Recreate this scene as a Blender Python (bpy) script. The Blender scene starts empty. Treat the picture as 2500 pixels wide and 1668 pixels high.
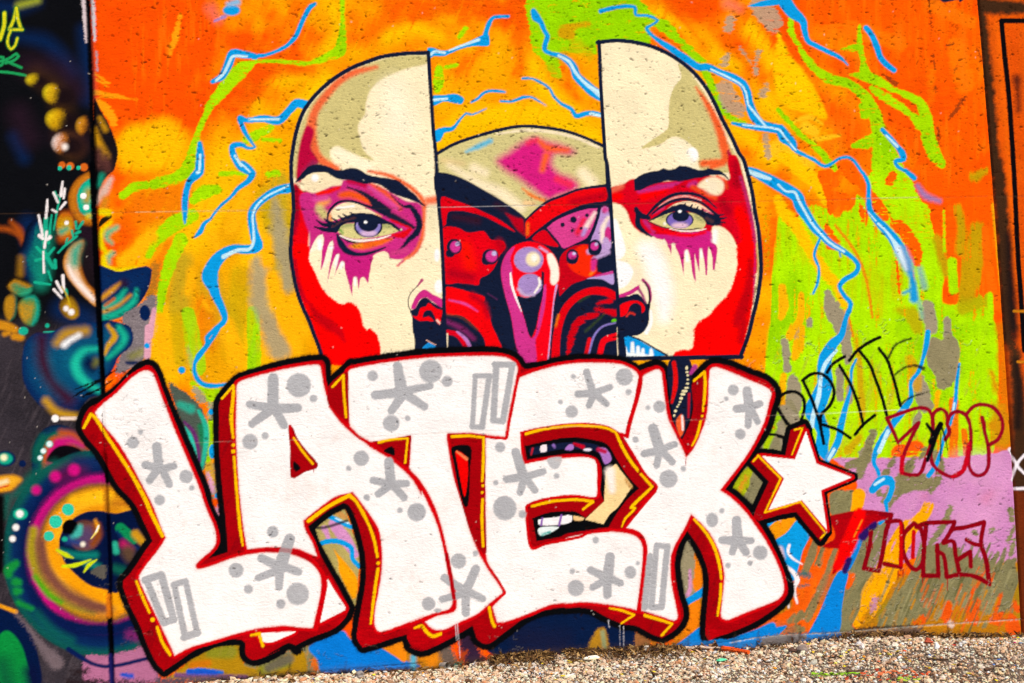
import bpy, bmesh, math, random
import numpy as np
from mathutils import Vector, Matrix
random.seed(7); rng = np.random.default_rng(7)
scene = bpy.context.scene
# ---------------------------------------------------------------- camera, sky, sun, exposure
CAM = np.array([0.672, -5.122, 0.842]); YAW, PITCH, ROLL = (math.radians(a) for a in (10.45, 4.93, -3.12)); FOCAL = 45.0
_F = np.array([math.sin(YAW)*math.cos(PITCH), math.cos(YAW)*math.cos(PITCH), math.sin(PITCH)])
_R = np.array([math.cos(YAW), -math.sin(YAW), 0]); _U = np.cross(_R, _F)
_R, _U = _R*math.cos(ROLL)+_U*math.sin(ROLL), -_R*math.sin(ROLL)+_U*math.cos(ROLL)
cam = bpy.data.cameras.new('camera'); cam.lens = FOCAL; cam.sensor_width = 36; cam.clip_start = .05; cam.clip_end = 500
co = bpy.data.objects.new('camera', cam); scene.collection.objects.link(co); scene.camera = co
co.matrix_world = Matrix(((_R[0], _U[0], -_F[0], CAM[0]), (_R[1], _U[1], -_F[1], CAM[1]), (_R[2], _U[2], -_F[2], CAM[2]), (0, 0, 0, 1)))
SUN_EL, SUN_AZ = math.radians(50), math.radians(28)        # azimuth: from straight out of the wall, towards the right
world = bpy.data.worlds.new('World'); scene.world = world; world.use_nodes = True
wn = world.node_tree; sky = wn.nodes.new('ShaderNodeTexSky'); sky.sky_type = 'NISHITA'; sky.sun_disc = False
sky.sun_elevation = SUN_EL; sky.sun_rotation = math.pi-SUN_AZ; sky.air_density = 1.0; sky.dust_density = 4.0; sky.ozone_density = .6
bg = wn.nodes['Background']; bg.inputs['Strength'].default_value = .13; wn.links.new(sky.outputs[0], bg.inputs[0])
sun = bpy.data.lights.new('sun', 'SUN'); sun.energy = 2.6; sun.angle = math.radians(10); sun.color = (1, .965, .91)
so = bpy.data.objects.new('sun', sun); scene.collection.objects.link(so)
_d = Vector((math.sin(SUN_AZ)*math.cos(SUN_EL), -math.cos(SUN_AZ)*math.cos(SUN_EL), math.sin(SUN_EL)))
so.rotation_euler = (-_d).to_track_quat('-Z', 'Y').to_euler(); so.location = (4, -6, 6)
vs = scene.view_settings; vs.view_transform = 'Standard'; vs.look = 'None'; vs.exposure = 0.27; vs.gamma = 1.0; vs.use_curve_mapping = False
scene.cycles.max_bounces = 6; scene.cycles.use_denoising = True; scene.render.filter_size = .85

# ---------------------------------------------------------------- the survey of the wall
PXF = 2500*FOCAL/36
def to_px(x, y, z):
    dx, dy, dz = x-CAM[0], y-CAM[1], z-CAM[2]
    w = dx*_F[0]+dy*_F[1]+dz*_F[2]
    return 1250+PXF*(dx*_R[0]+dy*_R[1]+dz*_R[2])/w, 834-PXF*(dx*_U[0]+dy*_U[1]+dz*_U[2])/w
def ray(px, py):
    return _F+_R*((px-1250)/PXF)+_U*((834-py)/PXF)
def on_wall(px, py, y=0.):
    d = ray(px, py); t = (y-CAM[1])/d[1]; p = CAM+d*t; return p[0], p[2]
def on_floor(px, py, z=0.):
    d = ray(px, py); t = (z-CAM[2])/d[2]; p = CAM+d*t; return p
def graded(a, b, step, lo, hi, grow=1.25):
    m = list(np.arange(a, b, step)); s = step; x = m[-1]
    while x < hi: s *= grow; x += s; m.append(x)
    s = step; x = a; pre = []
    while x > lo: s *= grow; x -= s; pre.append(x)
    return np.array(pre[::-1]+m)
_c = [on_wall(*p) for p in ((-25, -25), (2525, -25), (-25, 1700), (2525, 1700))]
STEP = .00385
gx = graded(min(c[0] for c in _c), max(c[0] for c in _c), STEP, -2.2, 6.2)
gz = graded(-.03, max(c[1] for c in _c), STEP, -.2, 2.9)[::-1]
gz = gz[gz > -.06]
XW, ZW = np.meshgrid(gx, gz)
U, V = to_px(XW, 0., ZW); U = U.astype(np.float32); V = V.astype(np.float32)
_rx = gx; _rz = -gz
def idx(x0, y0, x1, y1):
    c = [on_wall(max(-6000, min(9000, a)), max(-4000, min(6000, b))) for a in (x0, x1) for b in (y0, y1)]
    xa, xb = min(q[0] for q in c), max(q[0] for q in c); za, zb = min(q[1] for q in c), max(q[1] for q in c)
    j0, j1 = np.searchsorted(_rx, (xa, xb)); i0, i1 = np.searchsorted(_rz, (-zb, -za))
    return max(0, int(i0)-1), min(len(gz), int(i1)+2), max(0, int(j0)-1), min(len(gx), int(j1)+2)
#PAINT-BEGIN
# ---------------------------------------------------------------- spray-paint engine
# Every shape of the mural is written as a spline in the units of a survey sheet
# (origin, scale) and laid on the wall in metres; coverage comes from its distance field.
SHEETS = dict(F=(0,0,.94), c1=(0,0,3.733), c2=(0,400,3.733), c3=(0,800,3.733), c4=(0,1200,3.3504),
    c5=(1900,0,3.7333), c6=(1900,400,3.7333), c7=(1900,800,3.7333), c8=(1900,1200,3.35),
    d1=(600,0,3.6046), d2=(1250,0,3.6046), d3=(680,380,5.595), d4=(680,600,5.595), d5=(1050,300,5.222),
    d6=(1050,580,4.896), d7=(1460,380,5.595), d8=(1460,600,5.595),
    e1=(180,860,3.919), e2=(500,840,3.919), e3=(800,840,3.919), e4=(1150,840,3.919), e5=(1500,840,3.919),
    e6=(300,1230,3.6476), e7=(650,1200,3.6476), e8=(1000,1200,3.6476), f1=(1380,1200,3.6476),
    f2=(1650,1030,2.958), f3=(600,1450,3.6154), f4=(1200,1480,3.6154), f5=(1800,1500,3.357),
    f6=(300,380,3.015), f7=(0,1380,5.446))
GX, GY = U.shape[1], U.shape[0]
C = np.zeros((GY, GX, 3), np.float32)
ID = np.zeros((GY, GX), np.int32)
REL = np.zeros((GY, GX), np.float32)          # relief in metres, + is out of the wall
PARTS = [None]                                 # (name, parent id or wall key, label)
CELL = 2.2                                     # survey units per grid cell

def lin(h):
    h = h.lstrip('#')
    c = np.array([int(h[i:i+2], 16) for i in (0, 2, 4)], np.float32)/255
    return np.where(c <= .04045, c/12.92, ((c+.055)/1.055)**2.4).astype(np.float32)

def hash2(ix, iy, seed):
    h = (ix.astype(np.int64)*374761393 + iy.astype(np.int64)*668265263 + seed*1442695041) & 0xffffffff
    h = ((h ^ (h >> 13))*1274126177) & 0xffffffff
    return ((h ^ (h >> 16)) & 0xffff).astype(np.float32)/65535

def vnoise(x, y, seed=0):
    ix, iy = np.floor(x), np.floor(y)
    fx, fy = x-ix, y-iy
    fx, fy = fx*fx*(3-2*fx), fy*fy*(3-2*fy)
    a, b = hash2(ix, iy, seed), hash2(ix+1, iy, seed)
    c, d = hash2(ix, iy+1, seed), hash2(ix+1, iy+1, seed)
    return ((a+(b-a)*fx)*(1-fy) + (c+(d-c)*fx)*fy)*2-1

def fbm(x, y, seed=0, n=3):
    s, a, t = 0, 1., 0
    for k in range(n):
        s = s + a*vnoise(x*2**k, y*2**k, seed+k*17); t += a; a *= .55
    return (s/t).astype(np.float32)

N1 = fbm(U/3.2, V/2.6, 1, 2)        # spray grain
N2 = fbm(U/16, V/16, 5, 3)          # edge wobble
N3 = fbm(U/120, V/120, 9, 4)        # clouds
NH = fbm(U/26, V/4.5, 21, 3)        # horizontal dry-brush
ND = fbm((U+V*.45)/9, (V-U*.45)/70, 31, 3)   # steep brush marks
NV = fbm(U/10, V/85, 41, 3)         # vertical rolls

def parse(s, d=None):
    """'e1 x,y x,y! e6 x,y,w ...' -> survey points, widths, corner flags"""
    P, Wd, K = [], [], []
    o = d
    for t in s.split():
        if t[0].isalpha():
            o = SHEETS[t]; continue
        k = t.endswith('!'); v = [float(q) for q in t.rstrip('!').split(',')]
        P.append((o[0]+v[0]/o[2], o[1]+v[1]/o[2])); Wd.append(v[2]/o[2] if len(v) > 2 else -1); K.append(k)
    return np.array(P, np.float64), np.array(Wd), K, o[2]

def spline(P, W, K, closed, step=5., straight=False):
    n = len(P); out = []; wo = []
    m = n if closed else n-1
    for i in range(m):
        a, b = P[i], P[(i+1) % n]; wa, wb = W[i], W[(i+1) % n]
        L = math.hypot(*(b-a)); q = max(1, min(24, int(L/step)))
        if straight or q == 1:
            m0 = m1 = None
        else:
            p0 = P[i-1] if (closed or i > 0) else a
            p3 = P[(i+2) % n] if (closed or i+2 < n) else b
            if K[i]: p0 = a
            if K[(i+1) % n]: p3 = b
            l0 = max(math.hypot(*(a-p0)), 1e-6); l3 = max(math.hypot(*(p3-b)), 1e-6)
            m0 = (b-p0)*(L/(L+l0)) if l0 > 1e-5 else (b-a)
            m1 = (p3-a)*(L/(L+l3)) if l3 > 1e-5 else (b-a)
        for j in range(q):
            t = j/q
            if m0 is None: p = a+(b-a)*t
            else:
                t2, t3 = t*t, t*t*t
                p = (2*t3-3*t2+1)*a+(t3-2*t2+t)*m0+(-2*t3+3*t2)*b+(t3-t2)*m1
            out.append(p); wo.append(wa+(wb-wa)*t)
    if not closed: out.append(P[-1]); wo.append(W[-1])
    return np.array(out), np.array(wo)

def poly_sd(P, band):
    x0, y0 = P.min(0)-band; x1, y1 = P.max(0)+band
    i0, i1, j0, j1 = idx(x0, y0, x1, y1)
    if i1-i0 < 1 or j1-j0 < 1: return None
    X, Y = U[i0:i1, j0:j1], V[i0:i1, j0:j1]
    D = np.full(X.shape, band*band, np.float32); ins = np.zeros(X.shape, bool)
    n = len(P)
    for k in range(n):
        ax, ay = P[k]; bx, by = P[(k+1) % n]
        if ay != by:
            lo, hi = min(ay, by), max(ay, by)
            r0, r1, _, _ = idx(x0, lo-3, x1, hi+3); r0 = max(r0-i0, 0); r1 = min(max(r1-i0, 0), X.shape[0])
            if r1 > r0:
                Ys = Y[r0:r1]
                ins[r0:r1] ^= ((ay > Ys) != (by > Ys)) & (X[r0:r1] < (bx-ax)*(Ys-ay)/(by-ay)+ax)
        a0, a1, b0, b1 = idx(min(ax, bx)-band, min(ay, by)-band, max(ax, bx)+band, max(ay, by)+band)
        a0, a1, b0, b1 = max(a0-i0, 0), min(a1-i0, X.shape[0]), max(b0-j0, 0), min(b1-j0, X.shape[1])
        if a1 <= a0 or b1 <= b0: continue
        xs, ys = X[a0:a1, b0:b1]-ax, Y[a0:a1, b0:b1]-ay
        ex, ey = bx-ax, by-ay; l2 = ex*ex+ey*ey+1e-9
        t = np.clip((xs*ex+ys*ey)/l2, 0, 1)
        d2 = (xs-t*ex)**2+(ys-t*ey)**2
        np.minimum(D[a0:a1, b0:b1], d2, out=D[a0:a1, b0:b1])
    D = np.sqrt(D); D[ins] *= -1
    return (slice(i0, i1), slice(j0, j1)), D

def line_sd(P, W, band):
    mw = W.max()/2+band
    x0, y0 = P.min(0)-mw; x1, y1 = P.max(0)+mw
    i0, i1, j0, j1 = idx(x0, y0, x1, y1)
    if i1-i0 < 1 or j1-j0 < 1: return None
    X, Y = U[i0:i1, j0:j1], V[i0:i1, j0:j1]
    D = np.full(X.shape, band, np.float32)
    for k in range(max(len(P)-1, 1)):
        ax, ay = P[k]; bx, by = P[min(k+1, len(P)-1)]; wa, wb = W[k]/2, W[min(k+1, len(W)-1)]/2
        r = max(wa, wb)+band
        a0, a1, b0, b1 = idx(min(ax, bx)-r, min(ay, by)-r, max(ax, bx)+r, max(ay, by)+r)
        a0, a1, b0, b1 = max(a0-i0, 0), min(a1-i0, X.shape[0]), max(b0-j0, 0), min(b1-j0, X.shape[1])
        if a1 <= a0 or b1 <= b0: continue
        xs, ys = X[a0:a1, b0:b1]-ax, Y[a0:a1, b0:b1]-ay
        ex, ey = bx-ax, by-ay; l2 = ex*ex+ey*ey+1e-9
        t = np.clip((xs*ex+ys*ey)/l2, 0, 1)
        d = np.sqrt((xs-t*ex)**2+(ys-t*ey)**2)-(wa+(wb-wa)*t)
        np.minimum(D[a0:a1, b0:b1], d, out=D[a0:a1, b0:b1])
    return (slice(i0, i1), slice(j0, j1)), D.astype(np.float32)

def part(name, parent='main', label=None):
    PARTS.append((name, parent, label)); return len(PARTS)-1

def lay(res, col, soft, grain, alpha, wob, tex, tamp, pid, cut):
    if res is None: return
    sl, D = res
    D = D + N1[sl]*grain
    if wob: D = D+N2[sl]*wob
    if tex is not None: D = D+tex[sl]*tamp
    f = max(soft, CELL*.9)
    a = np.clip(.5-D/f, 0, 1); a = a*a*(3-2*a)
    if tex is not None and tex is not N1 and tex is not N2: a = a*(1-.75*np.clip((tex[sl]+N1[sl]*.35-.38)*3.2, 0, 1))     # dry-brush gaps
    if cut is not None: a = a*cut[sl]
    if pid is not None: ID[sl][a > .5] = pid
    a = (a*alpha)[..., None]
    c = lin(col) if isinstance(col, str) else col
    C[sl] = C[sl]*(1-a)+c*a

def poly(s, col, soft=1.5, grain=.6, alpha=1., off=0., wob=0., tex=None, tamp=0., pid=None, straight=False, cut=None):
    P, W, K, sc = parse(s)
    P, _ = spline(P, W, K, True, straight=straight)
    r = poly_sd(P, abs(off)+soft+3*grain+abs(wob)+tamp+4)
    if r: lay((r[0], r[1]-off), col, soft, grain, alpha, wob, tex, tamp, pid, cut)

def line(s, col, w=None, soft=1.5, grain=.6, alpha=1., wob=0., tex=None, tamp=0., pid=None, straight=False, off=0., cut=None):
    P, W, K, sc = parse(s)
    W = np.where(W < 0, w/sc if w is not None else (W[W > 0].mean() if (W > 0).any() else 6), W)
    P, W = spline(P, W, K, False, straight=straight)
    r = line_sd(P, W+2*off, soft+3*grain+abs(wob)+tamp+4)
    lay(r, col, soft, grain, alpha, wob, tex, tamp, pid, cut)

def oval(s, col, **k):
    """'sheet cx,cy,rx,ry ...'  several ovals"""
    o = None
    for t in s.split():
        if t[0].isalpha(): o = t; continue
        v = [float(q) for q in t.split(',')]; cx, cy, rx = v[:3]; ry = v[3] if len(v) > 3 else rx
        n = 20
        poly(o+' '+' '.join('%.1f,%.1f' % (cx+rx*math.cos(6.28319*i/n), cy+ry*math.sin(6.28319*i/n)) for i in range(n)), col, straight=True, **k)

def airs(col, specs, soft=18, **k):
    """several soft airbrush passes of one colour"""
    for s in specs.strip().split('\n'):
        s = s.strip()
        if s: line(s, col, soft=soft, grain=k.get('grain', 2.), **{q: v for q, v in k.items() if q != 'grain'})

def relief(s, w, h, soft=3., straight=False):
    P, W, K, sc = parse(s); W = np.where(W < 0, w/sc, W)
    P, W = spline(P, W, K, False, straight=straight)
    r = line_sd(P, W, soft+4)
    if r is None: return
    a = np.clip(.5-r[1]/soft, 0, 1); REL[r[0]] += h*a

def ramp(t, stops):
    xs = np.array([s[0] for s in stops], np.float32); cs = np.array([lin(s[1]) for s in stops])
    return np.stack([np.interp(t, xs, cs[:, k]) for k in range(3)], -1).astype(np.float32)

def form(s, stops, depth, light=None, mix=.5, soft=4., pid=None, straight=False, grain=.05, cut=None, alpha=1.):
    """airbrushed body: colour runs from the rim inwards and from the dark to the light side"""
    P, W, K, sc = parse(s); P, _ = spline(P, W, K, True, straight=straight)
    r = poly_sd(P, depth+soft+6)
    if r is None: return
    sl, D = r
    d = np.clip(-D/depth, 0, 1); d = 1-(1-d)**1.6 if light is not None else d
    if light is not None:
        gy, gx_ = np.gradient(D); gl = np.sqrt(gx_**2+gy**2)+1e-6
        side = .5+.5*(gx_*light[0]+gy*light[1])/gl*(1-d); d = d*(1-mix)+side*mix
    d = np.clip(d+N1[sl]*grain, 0, 1)
    a = np.clip(.5-(D+N1[sl])/max(soft, CELL), 0, 1)
    if cut is not None: a = a*cut[sl]
    if pid is not None: ID[sl][a > .5] = pid
    a = (a*alpha)[..., None]; C[sl] = C[sl]*(1-a)+ramp(d, stops)*a

def ring(cx, cy, rx, ry, rot=0, n=20):
    q = []
    for i in range(n):
        a = 6.28319*i/n; x, y = rx*math.cos(a), ry*math.sin(a)
        q.append('%.1f,%.1f' % (cx+x*math.cos(rot)-y*math.sin(rot), cy+x*math.sin(rot)+y*math.cos(rot)))
    return ' '.join(q)
# ---------------------------------------------------------------- colours
ORA='#ff5a00'; ORM='#ff7a00'; AMB='#fba000'; YEL='#ffc600'; LIM='#a8e200'; LI2='#b2ec00'; OLI='#c4a40a'
TAU='#a3987c'; SAG='#868058'; BLU='#0c9ee6'; LBL='#c4edfb'; SKN='#fdeec6'; PAL='#fffaf2'; KHA='#d1c481'
RED='#fb0202'; DRD='#b80614'; CRI='#d2001e'; MAG='#cc2080'; NAV='#141d36'; LIL='#a98cce'
WHT='#fdf9f7'; GRY='#bfbfc2'; LRD='#d0000e'; LDR='#a3000d'; YHL='#ffc400'; BLK='#0b0c0f'; PNK='#d28bc3'
NVY='#08204e'; TEA='#18b090'; GLD='#c8920f'

# joints of the three wall slabs in survey units
JL = 214+V*.0348
JR = 2387+V*.088-V*V*.000012
LEFT = (U < JL).astype(np.float32); RIGHT = (U > JR).astype(np.float32); MID = 1-LEFT-RIGHT
def mixin(col, a):
    a = np.clip(a, 0, 1)[..., None].astype(np.float32); C[:] = C*(1-a)+lin(col)*a

# ---------------------------------------------------------------- ground coats of the middle slab
R = np.hypot((U-1270)/np.where(U < 1270, 1.42, 1.15), V-520)
C[:] = lin(ORA)
mixin('#ff4c00', .5+N3*1.2)
mixin('#ff8200', (N3+ND*.14+.05)*1.3)
mixin(AMB, (1.05-R/760)*1.5+N3*1.1+ND*.12)
mixin('#ffb400', (1.0-R/700)*1.1+fbm(U/90,V/90,77,3)*.9+ND*.1)
airs(YEL, '''d1 700,700 560,860,170 420,1000,150
d1 1700,1250,120 1900,1100,200 2200,1050,220 2343,1080,160
d2 0,1000,220 300,1060,240 700,1200,160
d2 180,560,120 300,800,180 560,1000,120
d1 1250,330,110 1500,250,120 1700,330,90
d1 760,60,90 800,300,110 720,420,90
d1 200,760,90 380,700,110 520,690,70
c1 1230,1220,180 1440,1180,180 1350,1350,140
d2 1300,120,110 1500,230,120 1800,480,140 2000,560,120
d2 2100,250,150 2300,560,160
d2 1950,1130,120 2150,1260,160 2300,1420,140
d2 2230,880,110 2343,1000,120''', soft=44, tex=ND, tamp=9, grain=3, alpha=.9)
airs('#fb6400', '''d1 620,330,60 520,300,90 430,120,120 520,60,120
d1 900,330,90 1050,330,130 1180,200,120 1300,60,120
d1 60,640,120 250,600,120 600,620,80
d1 0,860,90 200,760,60
d1 1500,60,160 1900,40,160 2200,80,160
d1 1850,640,60 2000,500,60 2100,420,80
d2 60,100,120 60,350,120 80,600,80
d2 1400,60,60 1560,240,60 1700,420,70
d2 1900,330,60 2050,560,70 2200,700,60
d1 200,1400,140 330,1500,90
f6 60,540,220 180,400,160 280,330,120
f6 260,740,110 300,640,60
f6 420,900,90 560,1000,120 640,1130,120
f6 330,1060,70 400,1260,80 380,1500,80''', soft=40, tex=ND, tamp=8, grain=3, alpha=.8)
# upper left stays deep orange
airs('#ff5200', '''F 250,40,150 300,160,200 400,90,220
F 260,220,100 420,260,100 480,220,80''', soft=60, tex=N2, tamp=12)
airs('#ff9c10', '''c1 1640,150,40 1600,330,60 1550,480,50
c1 870,680,30 990,760,26
c1 880,720,24 990,800,22
c1 860,840,50 1010,870,40 1250,915,26
c1 900,930,60 1000,1040,90 1040,1130,60''', soft=6, tex=NH, tamp=5)
# right part: dense orange
airs('#ff5c00', '''c5 300,60,260 800,120,360 1400,160,420 1700,300,300
c5 500,560,200 1000,800,400 1500,700,460 1750,1100,320
c5 300,900,200 620,1120,260 700,1350,200
c5 1150,1250,250 1600,1420,360
c6 1400,150,260 1750,300,360 1800,800,300 1850,1300,220''', soft=50, tex=N2, tamp=10)
airs('#ff7d0a', '''c5 400,300,120 700,280,160 1100,400,140
c5 1400,60,100 1750,200,130
c5 1400,640,60 1390,950,60
c5 1620,420,160 1700,760,180''', soft=14, tex=NH, tamp=8, alpha=.7)
poly('c5 0,300 90,470 280,720 430,1000 440,1080 330,1060 0,900', YEL, soft=12, tex=NH, tamp=4)
airs('#ffc21a', 'c5 100,1130,20 280,1070,50 400,1130,16\nc5 320,1275,50 560,1235,26\nc5 250,1160,110 330,1200,90\nc5 0,1350,160 250,1500,180', soft=10)
poly('F 330,520 420,440 500,380 600,330 690,300 700,860 330,860 360,700', '#f2ac08', soft=100, alpha=.95)
mixin('#cfa00a', MID*np.clip(NV*1.1+N3*.7-.1, 0, .6)*np.clip((U-330)/60, 0, 1)*np.clip((760-U)/40, 0, 1)*np.clip((V-430)/120, 0, 1)*np.clip((960-V)/40, 0, 1))
mixin('#f0800a', MID*np.clip(-NV*1.2+N3*.6-.2, 0, .8)*np.clip((U-330)/60, 0, 1)*np.clip((700-U)/60, 0, 1)*np.clip((V-330)/120, 0, 1)*np.clip((960-V)/40, 0, 1))
airs('#ffc208', 'F 520,360,60 480,470,90 440,560,60\nF 600,300,60 560,380,60\nF 590,520,60 580,600,70 600,700,60\nF 370,330,120 310,350,90\nF 300,600,50 400,540,60\nF 380,720,60 380,850,80\nF 560,780,70 590,850,60', soft=40, tex=ND, tamp=9, alpha=.85)
airs('#b8a422', 'F 640,420,50 640,540,60 655,640,50\nF 480,640,50 520,760,60\nF 420,600,40 410,700,50', soft=30, tex=NV, tamp=9, alpha=.75)
airs('#f47a08', 'F 400,460,80 330,480,70\nF 390,570,50 350,640,40\nF 470,700,40 480,780,50\nF 560,640,40', soft=30, tex=ND, tamp=9, alpha=.8)
# the lime strokes
for s in '''d1 850,0,36 850,220,44 850,320,64 820,450,115 720,500,75 560,555,42 380,545,32 180,540,28 60,550,34 0,600,62
c1 2333,560,40 2200,640,140 2050,800,115 1930,950,82 1860,1080,52 1800,1220,52 1760,1400,105 1690,1568,115
d1 1700,600,60 1700,700,100 1690,790,60
d1 1880,330,40 1935,250,46
d1 1760,590,30 1860,570,30
d1 0,1230,70 110,1180,90 220,1120,60
d1 150,1230,30 300,1235,40
d1 200,1540,60 280,1530,60
f6 0,290,60 90,230,64 170,220,64
f6 230,210,80 400,160,84 500,60,84 560,0,60
f6 520,330,60 600,270,110 700,250,60
f6 720,130,40 900,135,26
f6 500,440,110 400,490,120 330,540,110 230,640,72 190,740,40
f6 430,620,100 360,760,100 320,880,82 290,1000,72 270,1140,52
f6 470,1180,60 480,1300,80 540,1568,90
f6 960,1150,90 970,1568,95
c5 115,180,40 120,290,60 190,420,50 260,540,60 350,640,72 470,720,100 620,760,80 740,830,90 820,930,110 880,1050,110 920,1200,130 960,1350,200 1000,1568,300
c5 760,960,50 790,1040,90
c5 690,1330,50 800,1300,110 900,1250,110
c5 740,240,32 745,400,54 770,560,54 800,680,110 900,740,90 1050,810,60 1200,880,60 1300,950,90 1350,1080,110 1370,1250,130 1420,1400,130 1490,1500,70
c5 570,450,14 680,440,60 750,420,60
c5 650,685,20 800,690,90
c5 850,800,40 950,870,90 1080,950,70 1200,1040,62 1290,1130,100
c5 0,1010,40 200,1220,40 350,1350,60 520,1540,60'''.split('\n'):
    line(s, LIM, soft=5, grain=1.8, wob=2.5, tex=NH, tamp=2.5)
poly('d2 140,0 1100,0 1250,130 1400,210 1500,340 1620,450 1720,560 1640,570 1500,430 1350,300 1230,240 1200,380 750,360 740,470 420,470 440,680 400,700 330,640 280,520 180,450 160,250', '#98d804', soft=5, tex=NH, tamp=6)
airs('#98d804', 'd2 1690,600,60 1780,800,70 1850,960,70 1950,1060,60 2040,1080,40', soft=5, tex=NH, tamp=5)
poly('d2 420,240 690,190 690,230 560,260 550,350 420,330', '#d89c0a', soft=8, tex=NH, tamp=6, alpha=.9)
airs('#c8b20a', 'd2 420,520,60 560,420,120 700,500,80\nd2 330,600,80 400,680,60', soft=20, tex=NV, tamp=8, alpha=.6)
airs('#b59b7e', '''d2 1930,180,90 1900,260,70
d2 1870,780,140 1930,900,170 2000,980,90
d2 2200,60,200 2300,200,160
d2 2170,470,50 2140,590,40 2150,640,40
d2 1900,480,50 1870,560,60
d2 2240,770,60 2210,830,60
d2 2230,1200,50 2260,1400,40
d2 2010,430,20 2150,620,20''', soft=6, tex=NH, tamp=9, grain=2.5, alpha=.9)
airs('#f07060', 'c1 1920,80,100 1980,170,90\nd2 1900,30,90 2000,80,60', soft=30, alpha=.7)
# ---------------------------------------------------------------- left of the heads, below
airs('#e09a06', 'f6 640,900,200 700,1200,220 700,1500,220', soft=70, tex=NV, tamp=14, alpha=.45)
airs('#c8a80c', 'f6 1050,320,160 1180,560,160\nf6 860,900,160 850,1200,160 800,1450,120\nf6 400,1200,100 430,1500,120', soft=30, tex=NV, tamp=10, alpha=.8)
airs('#aa9e7a', 'f6 1120,330,40 1150,560,120 1200,800,110 1210,960,90\nf6 1000,800,110 1000,1060,130 1060,1200,120 1150,1420,160\nf6 520,1430,60 530,1540,60', soft=26, tex=N2, tamp=8, alpha=.9)
airs('#ffb60c', '''f6 1050,620,80 1060,780,90
f6 1110,900,90 1150,1120,100 1290,1420,90
f6 1250,1060,80 1330,1280,110
f6 760,1250,110 830,1500,140
f6 660,600,90 690,660,60
f6 500,860,70 480,1000,60
f6 600,1090,30 640,1140,20
f6 200,1230,60 280,1220,80 290,1400,110 300,1568,130
f6 0,780,90 100,700,90 200,600,90
f6 900,300,90 800,520,110''', soft=20, tex=NV, tamp=7)
line('f6 480,1160,90 520,1300,90 570,1568,90', '#a8d810', soft=4, tex=NV, tamp=6)
line('f6 940,1160,60 960,1568,80', '#a2dc0c', soft=6, tex=NV, tamp=6)
airs('#8a6a24', 'f6 240,820,70 220,960,60 200,1060,60', soft=16, tex=N1, tamp=8, alpha=.7)
airs('#b8e000', 'c3 1760,520,60 1880,600,120 1960,700,90 1930,900,80 1900,1050,60', soft=8, tex=NH, tamp=7)
airs('#a8946e', 'c3 1780,570,50 1830,620,80\nc3 1920,690,60 1930,800,60\nc3 1930,1260,60 1940,1500,90', soft=6, tex=NH, tamp=8, grain=3)
airs('#d0a030', 'c3 1890,1230,90 1930,1400,80', soft=10, tex=N2, tamp=6)
airs('#e0a0c0', 'c3 1900,1330,30 1930,1480,60\ne6 840,60,60 870,150,20', soft=8, tex=N1, tamp=6)
# ---------------------------------------------------------------- right of the heads
poly('c6 0,480 110,560 290,370 440,400 520,480 680,390 720,280 790,340 800,560 860,300 900,320 1000,440 1040,520 1130,510 1300,740 1400,700 1450,850 1500,1000 1500,1250 1580,1280 1960,1190 1960,1400 c7 1990,0 2000,600 1960,1140 1600,1180 900,1190 520,1190 0,1100 -120,700 -100,200', LI2, soft=6, tex=NV, tamp=7)
poly('c6 780,130 830,100 900,0 1080,0 1200,120 1280,300 1390,420 1390,450 1420,640 1450,900 1200,900 1050,520 940,340', LI2, soft=4, tex=NH, tamp=4)
airs('#ffc400', '''c6 60,-60,110 200,60,120 380,200,130 440,330,110
c6 0,330,90 60,450,110 160,560,120 300,800,110 420,980,110 540,1130,90 620,1400,40''', soft=10, tex=NH, tamp=5)
airs('#e8920e', 'c6 520,560,24 700,800,30 800,1050,30 860,1400,24\nc6 640,1400,30 680,1568,30', soft=4)
for s in '''c6 360,80 460,50 560,190 450,250 620,260 660,370 540,400 470,480 430,300
c6 530,0 690,0 800,150 820,330 740,220 640,150
c6 850,260 1000,430 990,520 860,420
c6 430,540 560,720 560,780 440,770
c6 740,360 790,430 785,535 750,530
c6 1010,540 1120,515 1240,650 1310,790 1290,940 1220,900 1120,680
c6 1380,460 1520,400 1540,880 1470,880 1440,650
c6 1540,380 1640,420 1660,880 1560,880
c6 1070,850 1100,960 1110,1200 1090,1150
c6 980,130 1040,70 1080,100 1040,190 980,180'''.split('\n'):
    poly(s, '#ff6204', soft=3, tex=NH, tamp=5)
airs('#b9a60c', '''c6 1640,400,70 1680,600,90 1660,800,80
c6 1800,600,140 1780,900,200 1720,1200,160
c6 1900,60,60 1800,120,80
c6 1700,1300,160 1900,1250,120
c6 1100,1330,60 1230,1400,160 1270,1500,120
c6 1450,700,90 1530,1000,60''', soft=14, tex=NV, tamp=9, alpha=.85)
airs('#ff6a08', 'c6 1890,600,60 1910,900,80 1980,1300,90\nc6 1970,300,60 2020,900,50 2050,1350,50', soft=10, tex=NV, tamp=6)
airs('#e8a010', 'c6 2040,1000,40 2080,1500,40\nc6 1960,380,40 2030,1100,30', soft=6)
airs(LI2, 'c6 1930,1200,40 1930,1400,60 1800,1450,160\nc6 1590,900,90 1600,1150,90\nc6 1510,430,26 1520,800,22', soft=5, tex=NV, tamp=6)
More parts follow.
